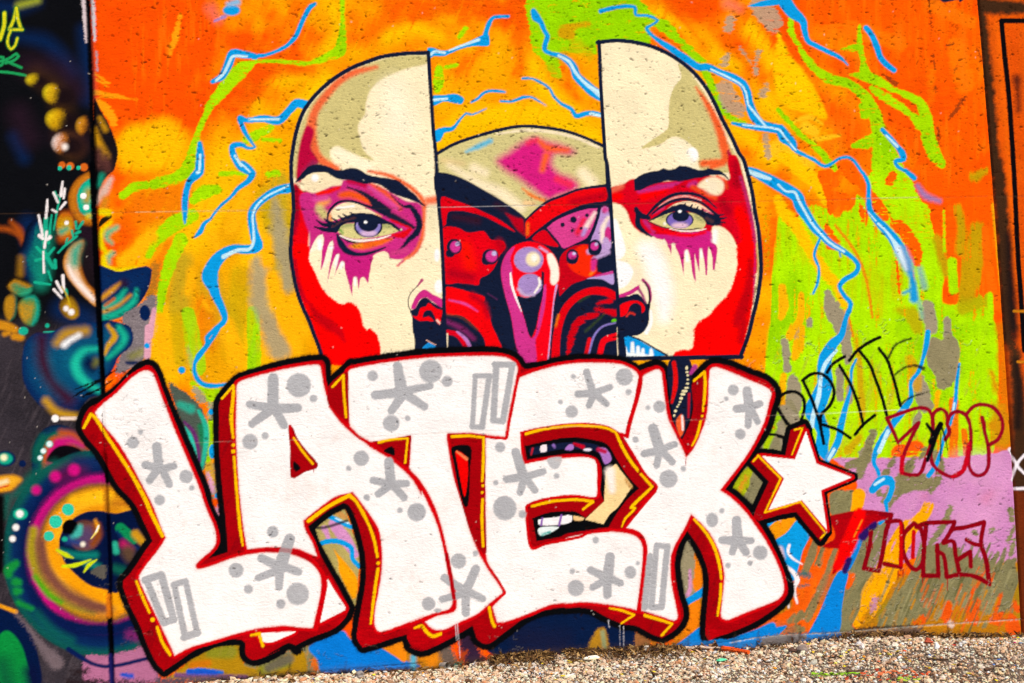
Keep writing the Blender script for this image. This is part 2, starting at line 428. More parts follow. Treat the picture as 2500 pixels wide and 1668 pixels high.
airs('#9d9278', '''c6 450,1180,60 500,1330,150 580,1500,150 600,1568,120
c6 210,1400,30 160,1568,60
c6 290,1430,50 290,1470,40
c6 1370,1300,110 1390,1500,120
c6 1540,1400,40 1540,1568,80
c7 600,40,110 630,200,110 640,300,60
c7 60,120,60 80,380,80
c7 130,480,110 150,640,150 100,760,160
c7 560,400,70 560,640,60
c7 660,560,60 640,680,60
c7 1290,500,120 1340,700,140
c7 870,960,60 810,1100,80 760,1230,110
c7 1280,780,60 1250,900,50''', soft=5, tex=N2, tamp=6, grain=1.5)
poly('c7 1400,90 1480,110 1560,60 1640,150 1650,350 1580,520 1470,560 1430,450 1350,300', '#938a66', soft=4, tex=N2, tamp=5)
airs('#f9b60a', 'c6 40,1130,60 40,1300,90 20,1400,60\nc6 210,1200,60 200,1400,80 110,1568,70\nc7 210,0,60 180,180,90 160,260,70\nc7 50,440,60 30,600,80\nc7 1450,600,60 1440,720,50', soft=6, tex=NV, tamp=6)
airs('#cf9c10', '''c7 710,100,60 750,450,70 760,800,60
c7 1200,280,90 1230,400,130 1260,560,60
c7 740,1000,70 640,1120,90
c7 850,300,20 850,500,20''', soft=9, tex=NV, tamp=8, alpha=.85)
airs('#e07a0c', '''c7 2050,0,120 2080,500,130 2130,1100,120
c7 1950,420,40 2000,600,60
c7 2000,900,160 2060,1080,140''', soft=20, tex=N2, tamp=9, alpha=.9)
airs('#c8960e', 'c7 2000,740,140 2040,1000,170', soft=20, tex=N1, tamp=7, alpha=.7)
poly('c7 1070,1070 1300,1040 1330,1100 1240,1170 1030,1170', '#fb5a10', soft=8, tex=NH, tamp=4)
airs('#f0780c', 'c7 1600,680,90 1600,900,90 1600,1170,90\nc7 1690,950,50 1720,1160,60', soft=5, tex=NV, tamp=4)
# pink field and what covers it
poly('c7 510,1195 900,1190 1300,1180 1600,1182 1950,1150 2180,1130 2210,1568 c8 1985,590 1750,610 1500,580 1300,500 1100,540 700,780 620,560 640,0 c7 720,1500 700,1350', PNK, soft=4, tex=N2, tamp=4)
airs('#dd9ccd', 'c7 1700,1250,200 2000,1300,240\nc8 1400,100,160 1750,200,200', soft=60, alpha=.6)
airs('#d87e9c', 'c8 1700,60,90 1740,20,60\nc8 1200,40,60', soft=30, alpha=.5)
airs(SAG, '''c7 640,1260,70 780,1210,110 860,1170,70
c7 860,960,60 800,1160,70 740,1330,90
c7 1060,1190,40 960,1360,60
c7 1240,1190,60 1140,1360,110 1060,1500,140 1000,1568,120
c7 1120,1430,160 1340,1400,150
c7 1420,1150,90 1480,1260,80 1440,1420,60 1390,1500,36
c7 1290,1200,40 1340,1120,60
c8 820,0,40 830,20,40
c8 950,0,40 900,130,50
c8 1410,130,46 1350,280,50 1250,420,50
c8 1900,150,60 1910,220,50
c8 1930,290,34 1880,410,30
c8 1740,320,40 1760,310,30
c8 1930,400,30 1900,520,30
c8 1600,330,30 1620,350,30''', soft=6, tex=NH, tamp=6, grain=1.5)
# lower right: bronze base coat, sage hatching, ochre and blue beams
poly('c8 560,640 1000,700 1980,560 2100,600 2200,1290 -100,1300 -60,1000', '#c07c14', soft=10, tex=N2, tamp=8)
airs('#9a8a1c', 'c8 880,1000,160 1000,900,120\nc8 2000,700,120 2010,1000,120', soft=30, tex=N2, tamp=10, alpha=.8)
poly('c8 1010,760 1080,620 1150,450 1260,430 1500,480 1700,560 1900,560 1950,700 1930,850 1890,1000 1620,1000 1400,900 1300,930 1130,1100 830,1100 900,900', SAG, soft=6, tex=ND, tamp=16)
poly('c8 430,20 620,0 600,180 500,190 440,210', SAG, soft=5, tex=N2, tamp=4)
poly('c8 490,1130 560,800 640,480 760,330 800,260 890,210 840,600 760,800 690,960 640,1130', SAG, soft=5, tex=ND, tamp=8)
airs(SAG, 'c8 1730,430,20 1640,640,40\nc8 1800,500,30 1700,700,50\nc8 1930,560,30 1860,760,60\nc8 1480,470,30 1420,560,40\nc8 1350,470,36 1300,600,50\nc8 1250,450,30 1180,620,40\nc8 1740,960,30 1680,1010,30\nc8 1700,1080,30 1680,1110,30', soft=4, tex=ND, tamp=4)
airs('#ee5a14', '''c8 1690,650,26 1600,790,34 1570,890,40
c8 1760,660,16 1740,740,20
c8 1380,930,70 1380,1010,110 1400,1060,90
c8 1640,900,60 1590,960,130 1600,1050,90
c8 1820,850,24 1770,960,40
c8 1760,1040,90 1880,1060,130 1930,1130,110
c8 1960,960,60 1940,920,40
c8 1640,620,16 1590,740,20
c8 1120,1080,60 1180,1050,60
c8 640,1090,60 720,1010,90
c8 570,760,60 600,700,60
c8 1690,600,16 1650,700,16''', soft=6, tex=ND, tamp=7)
line('c8 660,30,110 650,100,100 630,160,80', '#fcac06', soft=4)
line('c8 1230,120,80 1190,200,90 1050,330,150 950,500,180 860,700,200 780,850,190 720,1000,130 650,1080,70', '#fcac06', soft=4, tex=ND, tamp=5)
airs(SAG, 'c8 1150,600,60 1050,760,60 960,900,50\nc8 1180,430,40 1130,520,40', soft=4, tex=ND, tamp=8)
airs('#a8761a', 'c8 830,870,60 760,960,60 740,1060,60', soft=10, tex=N1, tamp=9, alpha=.8)
airs('#c58aa8', 'c8 790,880,50 770,960,40', soft=6, tex=N1, tamp=7, alpha=.9)
rs = np.random.default_rng(3)
for c, n_, x0, x1, y0, y1 in ((SAG, 26, 1250, 1960, 420, 700), ('#9a9468', 30, 900, 1900, 600, 1000), ('#6a683e', 30, 900, 1900, 560, 1000), ('#e06418', 22, 1100, 1960, 700, 1080), ('#c8860f', 20, 700, 1960, 800, 1080)):
    for _ in range(n_):
        x, y, l = rs.uniform(x0, x1), rs.uniform(y0, y1), rs.uniform(60, 190); line('c8 %.0f,%.0f,%.0f %.0f,%.0f,%.0f' % (x, y, rs.uniform(10, 26), x-l*.42, y+l, rs.uniform(8, 22)), c, soft=3.5, tex=ND, tamp=3, alpha=rs.uniform(.5, .95))
# orange field under the star
poly('c8 215,470 260,350 330,400 480,420 455,680 400,800 340,1000 230,1180 -110,1190 -140,1050 100,960 120,820 200,640', '#f2600f', soft=6, tex=ND, tamp=6)
airs('#8e7c50', 'c8 310,390,50 260,560,70 220,660,50\nc8 480,440,40 400,680,60 330,860,60 240,1040,70\nc8 360,470,30 330,600,40\nc8 180,1010,70 100,1060,60\nc8 60,1130,60 200,1130,60', soft=5, tex=ND, tamp=7)
airs('#c06038', 'c8 430,700,60 360,900,60\nc8 -60,1100,80 100,1130,80', soft=20, alpha=.7)
poly('f2 600,730 790,690 650,790 610,750', BLU, soft=2)
poly('f2 640,785 790,690 880,690 900,705 800,800 700,880 680,850', '#f59a0c', soft=3, tex=ND, tamp=3)
poly('f2 700,880 800,800 890,705 970,800 915,940 880,1080 850,1150 790,1120 740,1000', BLU, soft=3)
for s in ('c8 500,650 570,665 545,800 520,960 505,1130 430,1215 170,1260 250,1150 340,980 420,790', 'c8 590,540 640,410 690,395 600,620 560,660 540,640', 'c8 -190,1230 -60,1130 70,1100 0,1180 -60,1290 -190,1330'):
    poly(s, '#0a86de', soft=2.5)
# behind and under the lettering
airs('#c07c14', 'F 720,1500,90 1000,1530,90\nf1 1150,900,260 1120,1200,260', soft=20)
poly('f3 -40,640 60,560 400,480 560,460 660,600 700,690 200,720 0,720', '#86805a', soft=6, tex=N1, tamp=9)
airs('#e06a1c', 'f3 470,560,60 500,640,60\nf3 600,600,50 620,660,60\nf3 30,690,60 120,700,40', soft=8, tex=N1, tamp=8)
airs('#c8960e', 'f3 20,680,60 120,690,60\nf3 360,560,40 380,620,30', soft=8, tex=N1, tamp=7)
poly('f3 555,470 860,320 930,400 1180,470 1330,560 1430,600 1545,640 1400,665 680,700 640,600', '#0a7ad8', soft=5, tex=N2, tamp=4)
poly('f3 1200,460 1390,400 1420,560 1400,605 1330,560', '#f08a12', soft=3)
airs('#58b8d8', 'f3 1480,560,50 1480,700,50', soft=12)
airs('#e88812', 'f3 1560,560,60 1650,540,110 1640,610,90', soft=8, tex=N1, tamp=6)
airs('#6a5a50', 'f3 1760,500,120 1800,600,140', soft=16, tex=N1, tamp=8)
airs('#332038', 'f3 1950,400,160 2000,560,180 2080,620,120', soft=20, tex=N1, tamp=8)
airs('#b04018', 'f3 1900,560,50 1940,520,40\nf3 2200,520,90 2190,560,70', soft=10, tex=N1, tamp=7)
poly('f4 -30,400 0,340 150,230 300,120 500,40 800,10 960,50 1140,160 1280,230 1295,380 1000,395 860,400 600,430 90,450', '#0a1c40', soft=5, tex=N2, tamp=3)
airs('#1c1c38', 'f4 300,300,200 600,330,200', soft=60, alpha=.6, tex=N2, tamp=12)
poly('f4 850,400 930,210 1000,200 1020,400', '#b88420', soft=9, tex=N1, tamp=4)
airs('#9aa070', 'f4 980,230,40 1000,380,40', soft=8)
poly('f4 1280,225 1400,290 1400,400 1275,400', '#9c6438', soft=4, tex=N1, tamp=6)
airs('#e08010', 'f4 1430,300,50 1440,370,60\nf4 1560,360,60 1640,330,60\nf4 1700,60,160 1750,160,160 1640,280,90', soft=8, tex=N1, tamp=5)
poly('f4 1600,380 1660,330 1850,190 1880,260 1870,400', '#0a86de', soft=4)
poly('f4 1900,420 2000,330 2343,200 2500,150 2500,400 2300,400', '#0a86de', soft=4)
# counters of the letters
poly('f1 1075,380 1150,500 1230,650 1260,800 1250,900 1130,950 1040,980 970,800 970,600', '#9a9070', soft=5)
airs('#f2820e', 'f1 1180,560,50 1190,760,110 1170,860,80\nf1 1150,1010,120 1100,1180,170', soft=6, tex=N2, tamp=6)
airs('#d090b8', 'f1 1110,700,20 1110,880,40 1090,920,40', soft=6)
poly('f1 1030,990 1130,920 1260,840 1240,920 1150,980 1040,1035', '#0a94e4', soft=2)
poly('f1 960,1400 1080,1300 1230,1200 1230,1400', '#0a86de', soft=3)
poly('e7 400,320 560,190 680,140 760,340 830,540 820,740 780,1040 600,740 450,470', '#b8a862', soft=3)
airs('#d895c8', 'e7 520,330,60 560,430,30\ne7 600,290,90 700,420,110 790,560,70', soft=6)
airs('#c8924e', 'e7 640,190,60 700,230,40', soft=5)
poly('e7 600,510 640,560 720,650 810,780 800,950 770,960 650,720 640,620', '#f9a40c', soft=4)
line('e7 460,470,40 580,440,44 690,460,46 760,510,44 770,600,40 830,670,40', BLU)
line('e7 530,210,40 620,250,44 740,310,40 800,330,30', BLU); line('e7 620,240 680,265 740,285', LBL, w=14)
line('e7 410,320 500,325 600,300 720,260', '#20202a', w=26, soft=5, alpha=.85)
poly('e3 1190,990 1360,985 1360,1200 1340,1540 1310,1560 1260,1400', RED)

# between the L and the A, behind the star
airs('#b4de08', 'c3 1960,600,110 1950,800,90 1930,1000,80 1890,1200,60', soft=8, tex=NH, tamp=6)
poly('c3 1540,500 1640,560 1760,650 1850,760 1890,900 1895,1080 1850,1300 1780,1200 1690,980 1600,720', '#4e5a50', soft=5, tex=N1, tamp=4)
airs('#2fa58c', 'c3 1640,700,60 1740,740,90\nc3 1730,960,40 1770,1080,50 1790,1200,30', soft=14); airs('#1f7a50', 'c3 1830,900,60 1850,1050,60', soft=10); line('c3 1810,760,30 1870,880,50 1880,1040,50 1835,1290,30', '#28b89a', soft=7); line('c3 1680,860,24 1760,950,40 1800,1080,36 1815,1220,30', '#6a2a6c', soft=7)
poly('c3 1685,900 1745,980 1785,1100 1795,1200 1740,1050', '#30c8b0', soft=4)
airs('#a89c80', 'c3 1780,560,40 1840,660,70\nc3 1930,700,40 1920,820,40', soft=5, tex=N1, tamp=6)
poly('f2 360,500 540,300 690,430 545,660', '#8a8460', soft=3); poly('f2 370,500 530,310 560,330 480,560', '#a8b414', soft=5, tex=N2, tamp=4); airs('#d89a20', 'f2 510,400,26 440,530,30', soft=7, tex=N1, tamp=5)
poly('e5 1380,1050 1480,720 1560,600 1700,540 1800,900 1700,1060', '#8f8766', soft=5); airs('#a2d00c', 'e5 1590,640,60 1520,820,60 1450,980,60', soft=7, tex=N2, tamp=4); airs('#e8a010', 'e5 1600,500,60 1620,620,40\ne5 1500,760,30 1520,800,30', soft=6)
airs('#9d9278', 'c7 60,760,110 150,840,90\nc7 20,880,60 60,1060,80', soft=6)

# olive and ochre between the L and the ground
poly('e6 500,1480 640,1350 850,1260 1050,1250 1070,1420 1200,1470 1400,1400 1600,1300 1600,1560 400,1560', '#ae8412', soft=6, tex=N2, tamp=5)
airs('#8a8a20', 'e6 780,1330,90 960,1320,120\ne6 1250,1480,90 1450,1420,90', soft=16); airs('#c87410', 'e6 620,1440,70 760,1420,60\ne6 1380,1430,40', soft=12)
airs('#6c6650', 'e6 1300,1460,80 1480,1380,90', soft=14); airs('#1668d0', 'e6 580,1490,30 700,1485,44 880,1505,34', soft=5); airs('#7a4a78', 'e6 480,1530,50 700,1535,40 1100,1545,40', soft=8)
_airs0 = airs
def airs(col, specs, soft=18, **k): _airs0(col, specs, soft=soft*1.9, **k)
# ---------------------------------------------------------------- left slab: dark creature mural
lm = np.clip((JL-U)/3+.5, 0, 1)
mixin('#0e0f13', lm)
mixin('#39333a', lm*np.clip((V-760)/60, 0, 1)*np.clip(.75+N3*.5+N1*.25, 0, 1))
mixin('#5a5056', lm*np.clip((V-780)/60, 0, 1)*np.clip(ND*1.2-.1, 0, 1)*.6)
airs('#092552', '''c1 0,60,90 160,70,90 330,20,60
c1 150,330,60 400,380,110 560,520,110 660,660,80
c1 760,280,70 790,600,90 800,900,80
c1 130,1250,60 220,1440,60
c2 250,540,110 300,700,160 330,950,140
c2 560,1330,160 760,1420,200 860,1500,120''', soft=26, alpha=.9)
airs('#2a1826', '''c1 260,600,160 560,650,180 700,820,160
c1 170,1050,160 260,1250,160
c1 560,1250,140 720,1280,120
c2 720,560,120 800,640,110
c2 780,760,110 820,960,90''', soft=40, alpha=.8)
airs('#b9c21c', 'c1 170,50,40 340,5,40', soft=14, alpha=.8)
gt = part('graffiti_tag', 'left', 'yellow and green scribbled letters on the black slab')
for s, w in (('c1 40,120 38,230 20,300 0,360', 36), ('c1 148,75 125,180 85,268', 30), ('c1 150,75 165,180 190,262', 30), ('c1 85,272 205,272', 26), ('c1 100,275 72,350 72,410 100,450 135,420 158,350', 24)):
    line(s, '#1d7a34', w=w+12, soft=5, alpha=.8); line(s, '#dcd81c', w=w-4, soft=3, pid=gt)
for s in ('c1 0,560 90,530 150,490 168,515 120,555 50,575', 'c1 60,560 130,590 195,618', 'c1 0,655 110,665 232,688', 'c1 0,520 30,525 20,590 0,600'):
    line(s, '#1e9e58', w=24, soft=3, pid=gt)
line('c1 760,0,34 772,180,34 785,380,20', '#cfc0c4', soft=4, grain=3.5)
line('c1 842,0,40 850,160,36 862,370,26', '#cfc4c8', soft=4, grain=3.5)
line('c1 880,470,16 885,640,20', '#b0a0a8', soft=4, grain=3.5, alpha=.8)
# string of shaded beads
def bead(s, cx, cy, rx, ry, c1, c2, rot=0):
    form(s+' '+ring(cx, cy, rx, ry, rot), [(0, '#120c12'), (.3, '#2c1a1a'), (.55, c1), (.85, c2), (1, c2)], rx/3.7*.9, (-.95, -.3), .85, 13, part('painted_bead', 'left'), cut=lm, grain=.08)
    oval('%s %.1f,%.1f,%.1f,%.1f' % (s, cx+rx*.95, cy+ry*.25, rx*.9, ry*.95), '#1a1014', soft=26, alpha=.92, cut=lm)
airs('#4a2e12', 'c1 330,680,90 500,820,120 570,1000,120 600,1250,130 640,1400,90', soft=34, alpha=.75)
airs('#6a3c24', 'c1 640,1250,90 700,1350,90', soft=30, alpha=.6)
bead('c1', 315, 730, 72, 50, '#c4a412', '#e8d020'); bead('c1', 495, 860, 100, 84, '#c89c14', '#e6cc1c', .5)
bead('c1', 540, 1095, 118, 95, '#c8980f', '#e6c418', .2); bead('c1', 580, 1310, 100, 90, '#c0722a', '#ffe8e0', .3)
oval('c1 590,1340,26', '#fff4ec', soft=14); bead('c1', 770, 1150, 70, 80, '#b87018', '#e8a428')
oval('c1 565,1505,32 640,1515,36 766,1525,36', '#d8661c', soft=4); oval('c1 545,1535,20 630,1530,24 716,1530,20', '#1fc09c', soft=2)
# right of the joint, over the orange
pid = part('creature_lobe', 'main')
poly('c1 862,900 920,1010 990,1130 1050,1280 1075,1400 1030,1568 c2 1000,90 930,180 870,380 850,100 830,0 c1 835,1300 845,1100', '#171318', soft=4, grain=1.5, pid=pid)
airs('#c89014', 'c1 910,1080,24 960,1180,36\nc1 860,1180,40 900,1300,60 960,1420,70', soft=10)
airs('#5a3430', 'c1 960,1440,80 980,1540,60\nc1 900,1380,70 900,1500,60', soft=14)
airs('#e0b9a8', 'c2 1010,140,40 950,250,80 885,350,40', soft=8)
airs('#178e72', 'c2 930,110,50 900,190,50', soft=9); airs('#d8861c', 'c2 960,330,70 940,400,80', soft=10)
line('c2 1000,480,40 940,520,50 910,560,30', '#201810', soft=3)
airs('#ecd400', 'c2 1010,530,24 930,620,60 915,720,60 960,800,40\nc2 1010,800,30 955,850,60 960,930,60 1060,975,60 1240,955,40\nc2 920,440,60 990,445,60', soft=6)
airs('#6fbe8c', 'c2 1065,580,40 985,630,54 975,680,40 1020,725,24\nc2 1030,815,36 995,850,40 1000,905,20', soft=8)
pid = part('beak', 'main', 'navy blue beak with teal stripes')
poly('c2 890,930 960,945 1080,985 1200,960 1340,935 1385,965! 1375,1040 1350,1140 1270,1270 1140,1380 1000,1425 900,1440 880,1200', NVY, soft=3, pid=pid)
form('c2 890,930 960,945 1080,985 1200,960 1340,935 1385,965! 1375,1040 1350,1140 1270,1270 1140,1380 1000,1425 900,1440 880,1200', [(0, '#051434'), (.4, '#0a2656'), (1, '#0b2c5c')], 40, (.3, -.8), .3, 3, pid)
airs('#d89420', 'c2 930,1225,40 1010,1160,46 1095,1090,24\nc2 950,1345,44 1070,1290,40 1190,1200,20', soft=7)
airs(TEA, 'c2 950,1310,40 1080,1235,60 1140,1150,30\nc2 940,1405,60 1090,1355,64 1220,1250,56 1245,1150,24', soft=8)
airs('#c85a20', 'c2 960,1290,24 1040,1230,24', soft=5)
airs('#2a1028', 'c2 1130,1090,60', soft=14)
poly('c2 1110,1410 1290,1270 1400,1190 1430,1280 1380,1400 1330,1568 c3 1320,280 1060,420 1100,240 1200,100', '#7c7276', soft=4, tex=N1, tamp=5)
mixin('#a89ca0', np.where((U > 290) & (U < 385) & (V > 720) & (V < 930) & (ID == 0) & (U+V*.25 < 585), np.clip(N1*1.5, 0, 1)*.35, 0))
oval('c2 1320,1360,50,72', NVY, soft=3); oval('c3 1200,320,60,20', NVY, soft=8)
airs('#8a8838', 'c3 1200,260,60 1290,220,60', soft=12, alpha=.8, grain=4)
line('c2 1405,1330,40 1365,1568,60', '#dca0b4', soft=4); line('c3 1350,0,60 1342,260,60', '#dca0b4', soft=4)
pid = part('creature_coil', 'main')
form('c3 900,-40 1170,-20 1215,80 1190,170 1080,270 1040,360 980,450 900,520', [(0, '#051234'), (.35, '#0a2a5c'), (.7, '#0c4a70'), (1, '#0c5a78')], 36, (.7, .2), .3, 3, pid)
airs('#d09a1c', 'c3 985,-20,30 1045,80,60 990,160,44 955,240,30', soft=5)
airs(TEA, 'c3 1085,0,50 1135,90,60 1090,180,50 980,280,30', soft=9)
# left of the joint
L = lambda c, s, **k: airs(c, s, cut=lm, **k)
L('#a84c14', 'c2 0,590,40 80,600,44 165,645,24\nc2 100,530,30 170,610,70 230,750,40', soft=9)
form('c2 150,830 190,760 260,560 340,520 400,640 430,880 410,1060 310,1110 210,1030', [(0, '#05070d'), (.3, '#0a1c3c'), (.55, '#0b3c5c'), (.8, '#0f8474'), (1, '#18b090')], 34, (.95, .3), .6, 6, part('creature_lobe', 'left'), cut=lm)
L('#9a6c18', 'c2 190,860,40 185,1000,50', soft=12)
form('c2 60,1090 110,1035 200,1060 290,1120 270,1180 180,1205 90,1150', [(0, '#0c0a08'), (.22, '#2a1c0c'), (.42, '#b07c1a'), (.6, '#3c8a58'), (.85, '#14b08c'), (1, '#28ccA4')], 22, (.6, .8), .8, 9, part('creature_lobe', 'left'), cut=lm)
form('c2 40,1300 60,1220 130,1190 175,1230 160,1400 90,1445 50,1380', [(0, '#0c0a08'), (.2, '#1c1410'), (.4, '#2c5a44'), (.6, '#b07c1a'), (1, '#d8a428')], 20, (-.8, -.3), .72, 9, part('creature_lobe', 'left'), cut=lm)
form('c2 170,1300 215,1225 330,1195 390,1260 375,1410 300,1475 215,1440', [(0, '#0a0a0e'), (.2, '#10201e'), (.42, '#18a084'), (.55, '#5a8a48'), (.7, '#c08a1a'), (1, '#dca828')], 30, (-.9, .2), .72, 9, part('creature_lobe', 'left'), cut=lm)
form('c2 -60,1440 60,1440 160,1495 150,1545 40,1530 -60,1510', [(0, '#301a08'), (.5, '#c8841a'), (1, '#eab030')], 14, (-.3, -.9), .5, 9, part('creature_lobe', 'left'), cut=lm)
L('#d08a18', 'c2 0,1460,50 140,1515,50\nc3 40,60,40 80,50,40\nc3 130,80,60 190,90,60', soft=6)
oval('c2 212,1525,46,38 430,1475,20', '#18b090', soft=4, cut=lm); line('c2 400,1535 520,1530', '#1ec0a4', w=12, cut=lm); line('c3 290,105 460,82', '#20b8a0', w=10, cut=lm)
pid = part('shell_arch', 'left')
form('c2 860,70 740,105 660,190 622,310 640,430 700,530 770,565 870,560', [(0, '#241208'), (.35, '#8a4a10'), (.7, '#c8781a'), (1, '#7c3c0e')], 20, (-.9, -.3), .4, 5, pid, cut=lm)
form('c2 860,125 760,175 708,260 705,360 740,450 860,495', [(0, '#085044'), (.3, '#10a084'), (.7, '#16bc94'), (1, '#0c7c68')], 24, (-.9, 0), .4, 4, pid, cut=lm)
L('#c8981c', 'c2 810,260,50 790,330,40', soft=14); L('#e0c010', 'c2 800,480,40 830,470,30', soft=8)
oval('c2 760,293,28 786,397,27', WHT, soft=2)
pid = part('painted_egg', 'left'); form('c2 '+ring(600, 570, 88, 128), [(0, '#3a1c06'), (.3, '#b8641a'), (.6, '#c8960f'), (1, '#d8b82c')], 22, (-.5, -.7), .5, 5, pid, cut=lm)
L('#c85a10', 'c2 580,470,50 620,460,40\nc2 560,680,50 620,680,50', soft=14); L('#2aa888', 'c2 560,620,50 610,590,30', soft=10); oval('c2 607,538,20', WHT, soft=3)
pid = part('banana_shape', 'left')
form('c2 770,690 680,720 600,810 576,910 605,1010 680,1115 780,1225 880,1300 880,1170 810,1080 765,980 745,860 775,760', [(0, '#2c1408'), (.25, '#a85c18'), (.5, '#d08a3c'), (.8, '#e8c8a8'), (1, '#f6e4da')], 19, (-.8, .55), .5, 5, pid, cut=lm)
L('#2fa484', 'c2 730,740,50 690,800,90 680,900,80', soft=16); L('#fff2ec', 'c2 625,930,10 660,1020,30 740,1120,34 850,1235,26', soft=9); L('#1c1418', 'c2 790,760,70 780,900,90 830,1050,70', soft=18)
plant = part('painted_sprig', 'left', 'teal and white sprayed sprig with small leaves')
L('#128a70', 'c2 380,820,70 390,960,110 370,1090,90\nc2 430,600,60 420,760,70', soft=24)
for s in '''550,290,16 520,430,18 490,600,16|470,470,16 440,720,30|420,500,40 400,720,40|335,760,26 400,830,30|325,880,26 420,860,26|490,770,24 440,830,30|500,880,30 505,950,30|400,800,40 480,940,36|440,980,24 468,1065,16|320,1080,26 455,1100,22|530,810,18 600,740,22 700,660,22|655,610,24 668,670,20|615,680,18 600,725,18|690,530,26 696,590,22|755,530,26 712,592,24|725,620,28 690,635,24|600,1150,28 618,1260,24|500,260,22 520,300,20'''.split('|'):
    line('c2 '+s, '#18ae8a', soft=3, pid=plant)
for s in '''570,165,18 555,290,30|590,230,24 580,315,20|488,265,22 528,352,20|595,355,26 548,412,20|475,418,18 512,440,22|432,330,18 428,400,26 418,495,22|352,470,20 370,560,26 388,652,22|360,655,36 390,680,30|455,670,36 435,690,24|425,620,24 405,765,24|395,800,16 400,990,22|572,1020,30 582,1150,26|515,1075,26 565,1170,24|490,1145,24 600,1265,20'''.split('|'):
    line('c2 '+s, '#f4ecec', soft=3, pid=plant)
form('c2 560,1230 640,1200 710,1290 720,1380 660,1420 590,1390 540,1310', [(0, '#100c0a'), (.4, '#8a6414'), (.8, '#d8a21a'), (1, '#e8c040')], 26, (.5, .8), .5, 7, part('creature_lobe', 'left'), cut=lm); oval('c2 602,1320,24 650,1352,28', WHT, soft=7)
line('c2 560,1120,10 610,1200,14 640,1300,14', '#c8a818', soft=3)
# swirl
pid = part('painted_swirl', 'left', 'navy swirl with teal crescent and white highlight')
form('c3 230,140 330,50 450,50 600,-20 980,-20 1060,300 990,600 820,640 700,760 420,745 300,640 220,500 200,350', [(0, '#061436'), (.3, '#0a2a5a'), (.6, '#0b4a72'), (1, '#0d6a80')], 90, (-.6, -.5), .35, 4, pid, cut=lm)
L('#3c1228', 'c3 380,110,90 390,300,110 470,480,110 620,650,110', soft=22); L('#0a4a70', 'c3 520,260,60 560,430,110 760,560,90', soft=26)
L('#be8e22', 'c3 520,140,60 600,60,80 780,30,70', soft=14); L('#ffffff', 'c3 585,158,50 640,115,40 720,70,40', soft=9)
L('#1cbc9e', 'c3 890,190,34 760,215,60 690,320,84 730,450,84 890,570,50', soft=11); L('#061a40', 'c3 820,330,130 840,360,110', soft=14); L('#6a6a2a', 'c3 880,310,60 860,340,30', soft=12)
L('#cc981c', 'c3 420,670,60 520,770,64 690,805,40', soft=12)
oval('c3 503,828,34', WHT, soft=3); line('c3 560,828,30 710,828,30', '#f2dccc', soft=5)
form('c3 -60,1380 60,1345 150,1350 208,1390 160,1450 90,1500 -60,1500', [(0, '#6a3808'), (.4, '#e89a14'), (1, '#fbc030')], 18, (.3, -.9), .5, 9, part('creature_lobe', 'left'), cut=lm); L('#d83810', 'c3 0,1460,16 80,1440,16', soft=4); L('#f4e8c0', 'c3 0,1420,30 60,1400,30', soft=8)
oval('c3 50,1195,92,72', NVY, soft=5); oval('c3 45,1195,70,52', '#12a888', soft=8); oval('c3 35,1185,30,28', '#fff8c8', soft=10); oval('c3 205,1240,32', '#081c48', soft=3)
pid = part('painted_arch', 'left')
form('c3 290,1300 300,1100 350,980 430,905 540,885 650,915 760,1000 880,1150 900,1500 300,1500', [(0, '#081a3c'), (.25, '#0d3a58'), (.42, '#0e5e4c'), (.6, '#b8561c'), (.8, '#c82060'), (1, '#c8107c')], 52, None, 0, 4, pid, cut=lm)
L('#0d5e4c', 'c3 390,1000,60 340,1110,70 330,1200,60', soft=12); L('#c4521a', 'c3 560,960,50 660,980,60 760,1060,60 840,1130,40', soft=11); L('#cc107c', 'c3 540,1040,50 640,1030,60 750,1075,30', soft=11)
poly('c3 430,1220 470,1130 540,1080 640,1075 730,1110 790,1170 850,1200 850,1260', '#0d0b10', soft=6, cut=lm)
oval('c3 450,1062,32 395,1125,27 365,1187,25', '#3cc4b4', soft=5); oval('c3 450,1062,24 395,1125,22 365,1187,21', '#f4ffff', soft=5)
# the great eye
eye = part('painted_eye', 'left', 'large cartoon eye in orange, magenta and navy rings')
form('c4 '+ring(830, 505, 812, 850, 0, 40), [(0, '#0c4a48'), (.08, '#0e5450'), (.2, '#0a2a5a'), (.36, '#091a4c'), (.42, '#5a1458'), (.48, '#cc107e'), (.56, '#a8186c'), (.62, '#8c5a24'), (.72, '#ee980e'), (.9, '#fdb81c'), (1, '#e8940e')], 142, None, 0, 5, eye, grain=.02)
L('#0e5c50', 'c3 150,1520,60 320,1340,90 500,1240,60\nc4 30,200,60 60,50,60', soft=16); L('#5a1048', 'c3 560,1360,120 720,1280,120', soft=26); L('#122a5c', 'c3 700,1220,80 900,1230,90', soft=20)
oval('c3 675,1298,52 505,1357,48 330,1480,40', '#d0107e', soft=14, cut=lm)
_airs0('#0a1a4c', 'c4 250,800,60 340,960,100 480,1062,110 650,1120,110 830,1135,110 1000,1112,110 1240,1010,100', soft=16)
airs('#a8961c', 'c4 275,320,70 262,500,80 320,690,80 460,850,80 600,940,70 760,985,50', soft=9); airs('#50a814', 'c4 290,700,40 400,840,50 500,905,40', soft=8)
airs('#7c4a3c', 'c4 340,420,90 380,640,110 540,830,110 740,930,120 870,950,120', soft=16)
line('c4 430,440,100 480,600,100 590,710,100 740,810,100 880,870,110 1010,890,110', '#f4a00c', soft=16, pid=eye)
airs('#fcc018', 'c4 600,70,60 800,40,90\nc3 800,1560,70 1000,1530,60', soft=14); airs('#c07018', 'c4 940,100,70 1060,100,80', soft=20)
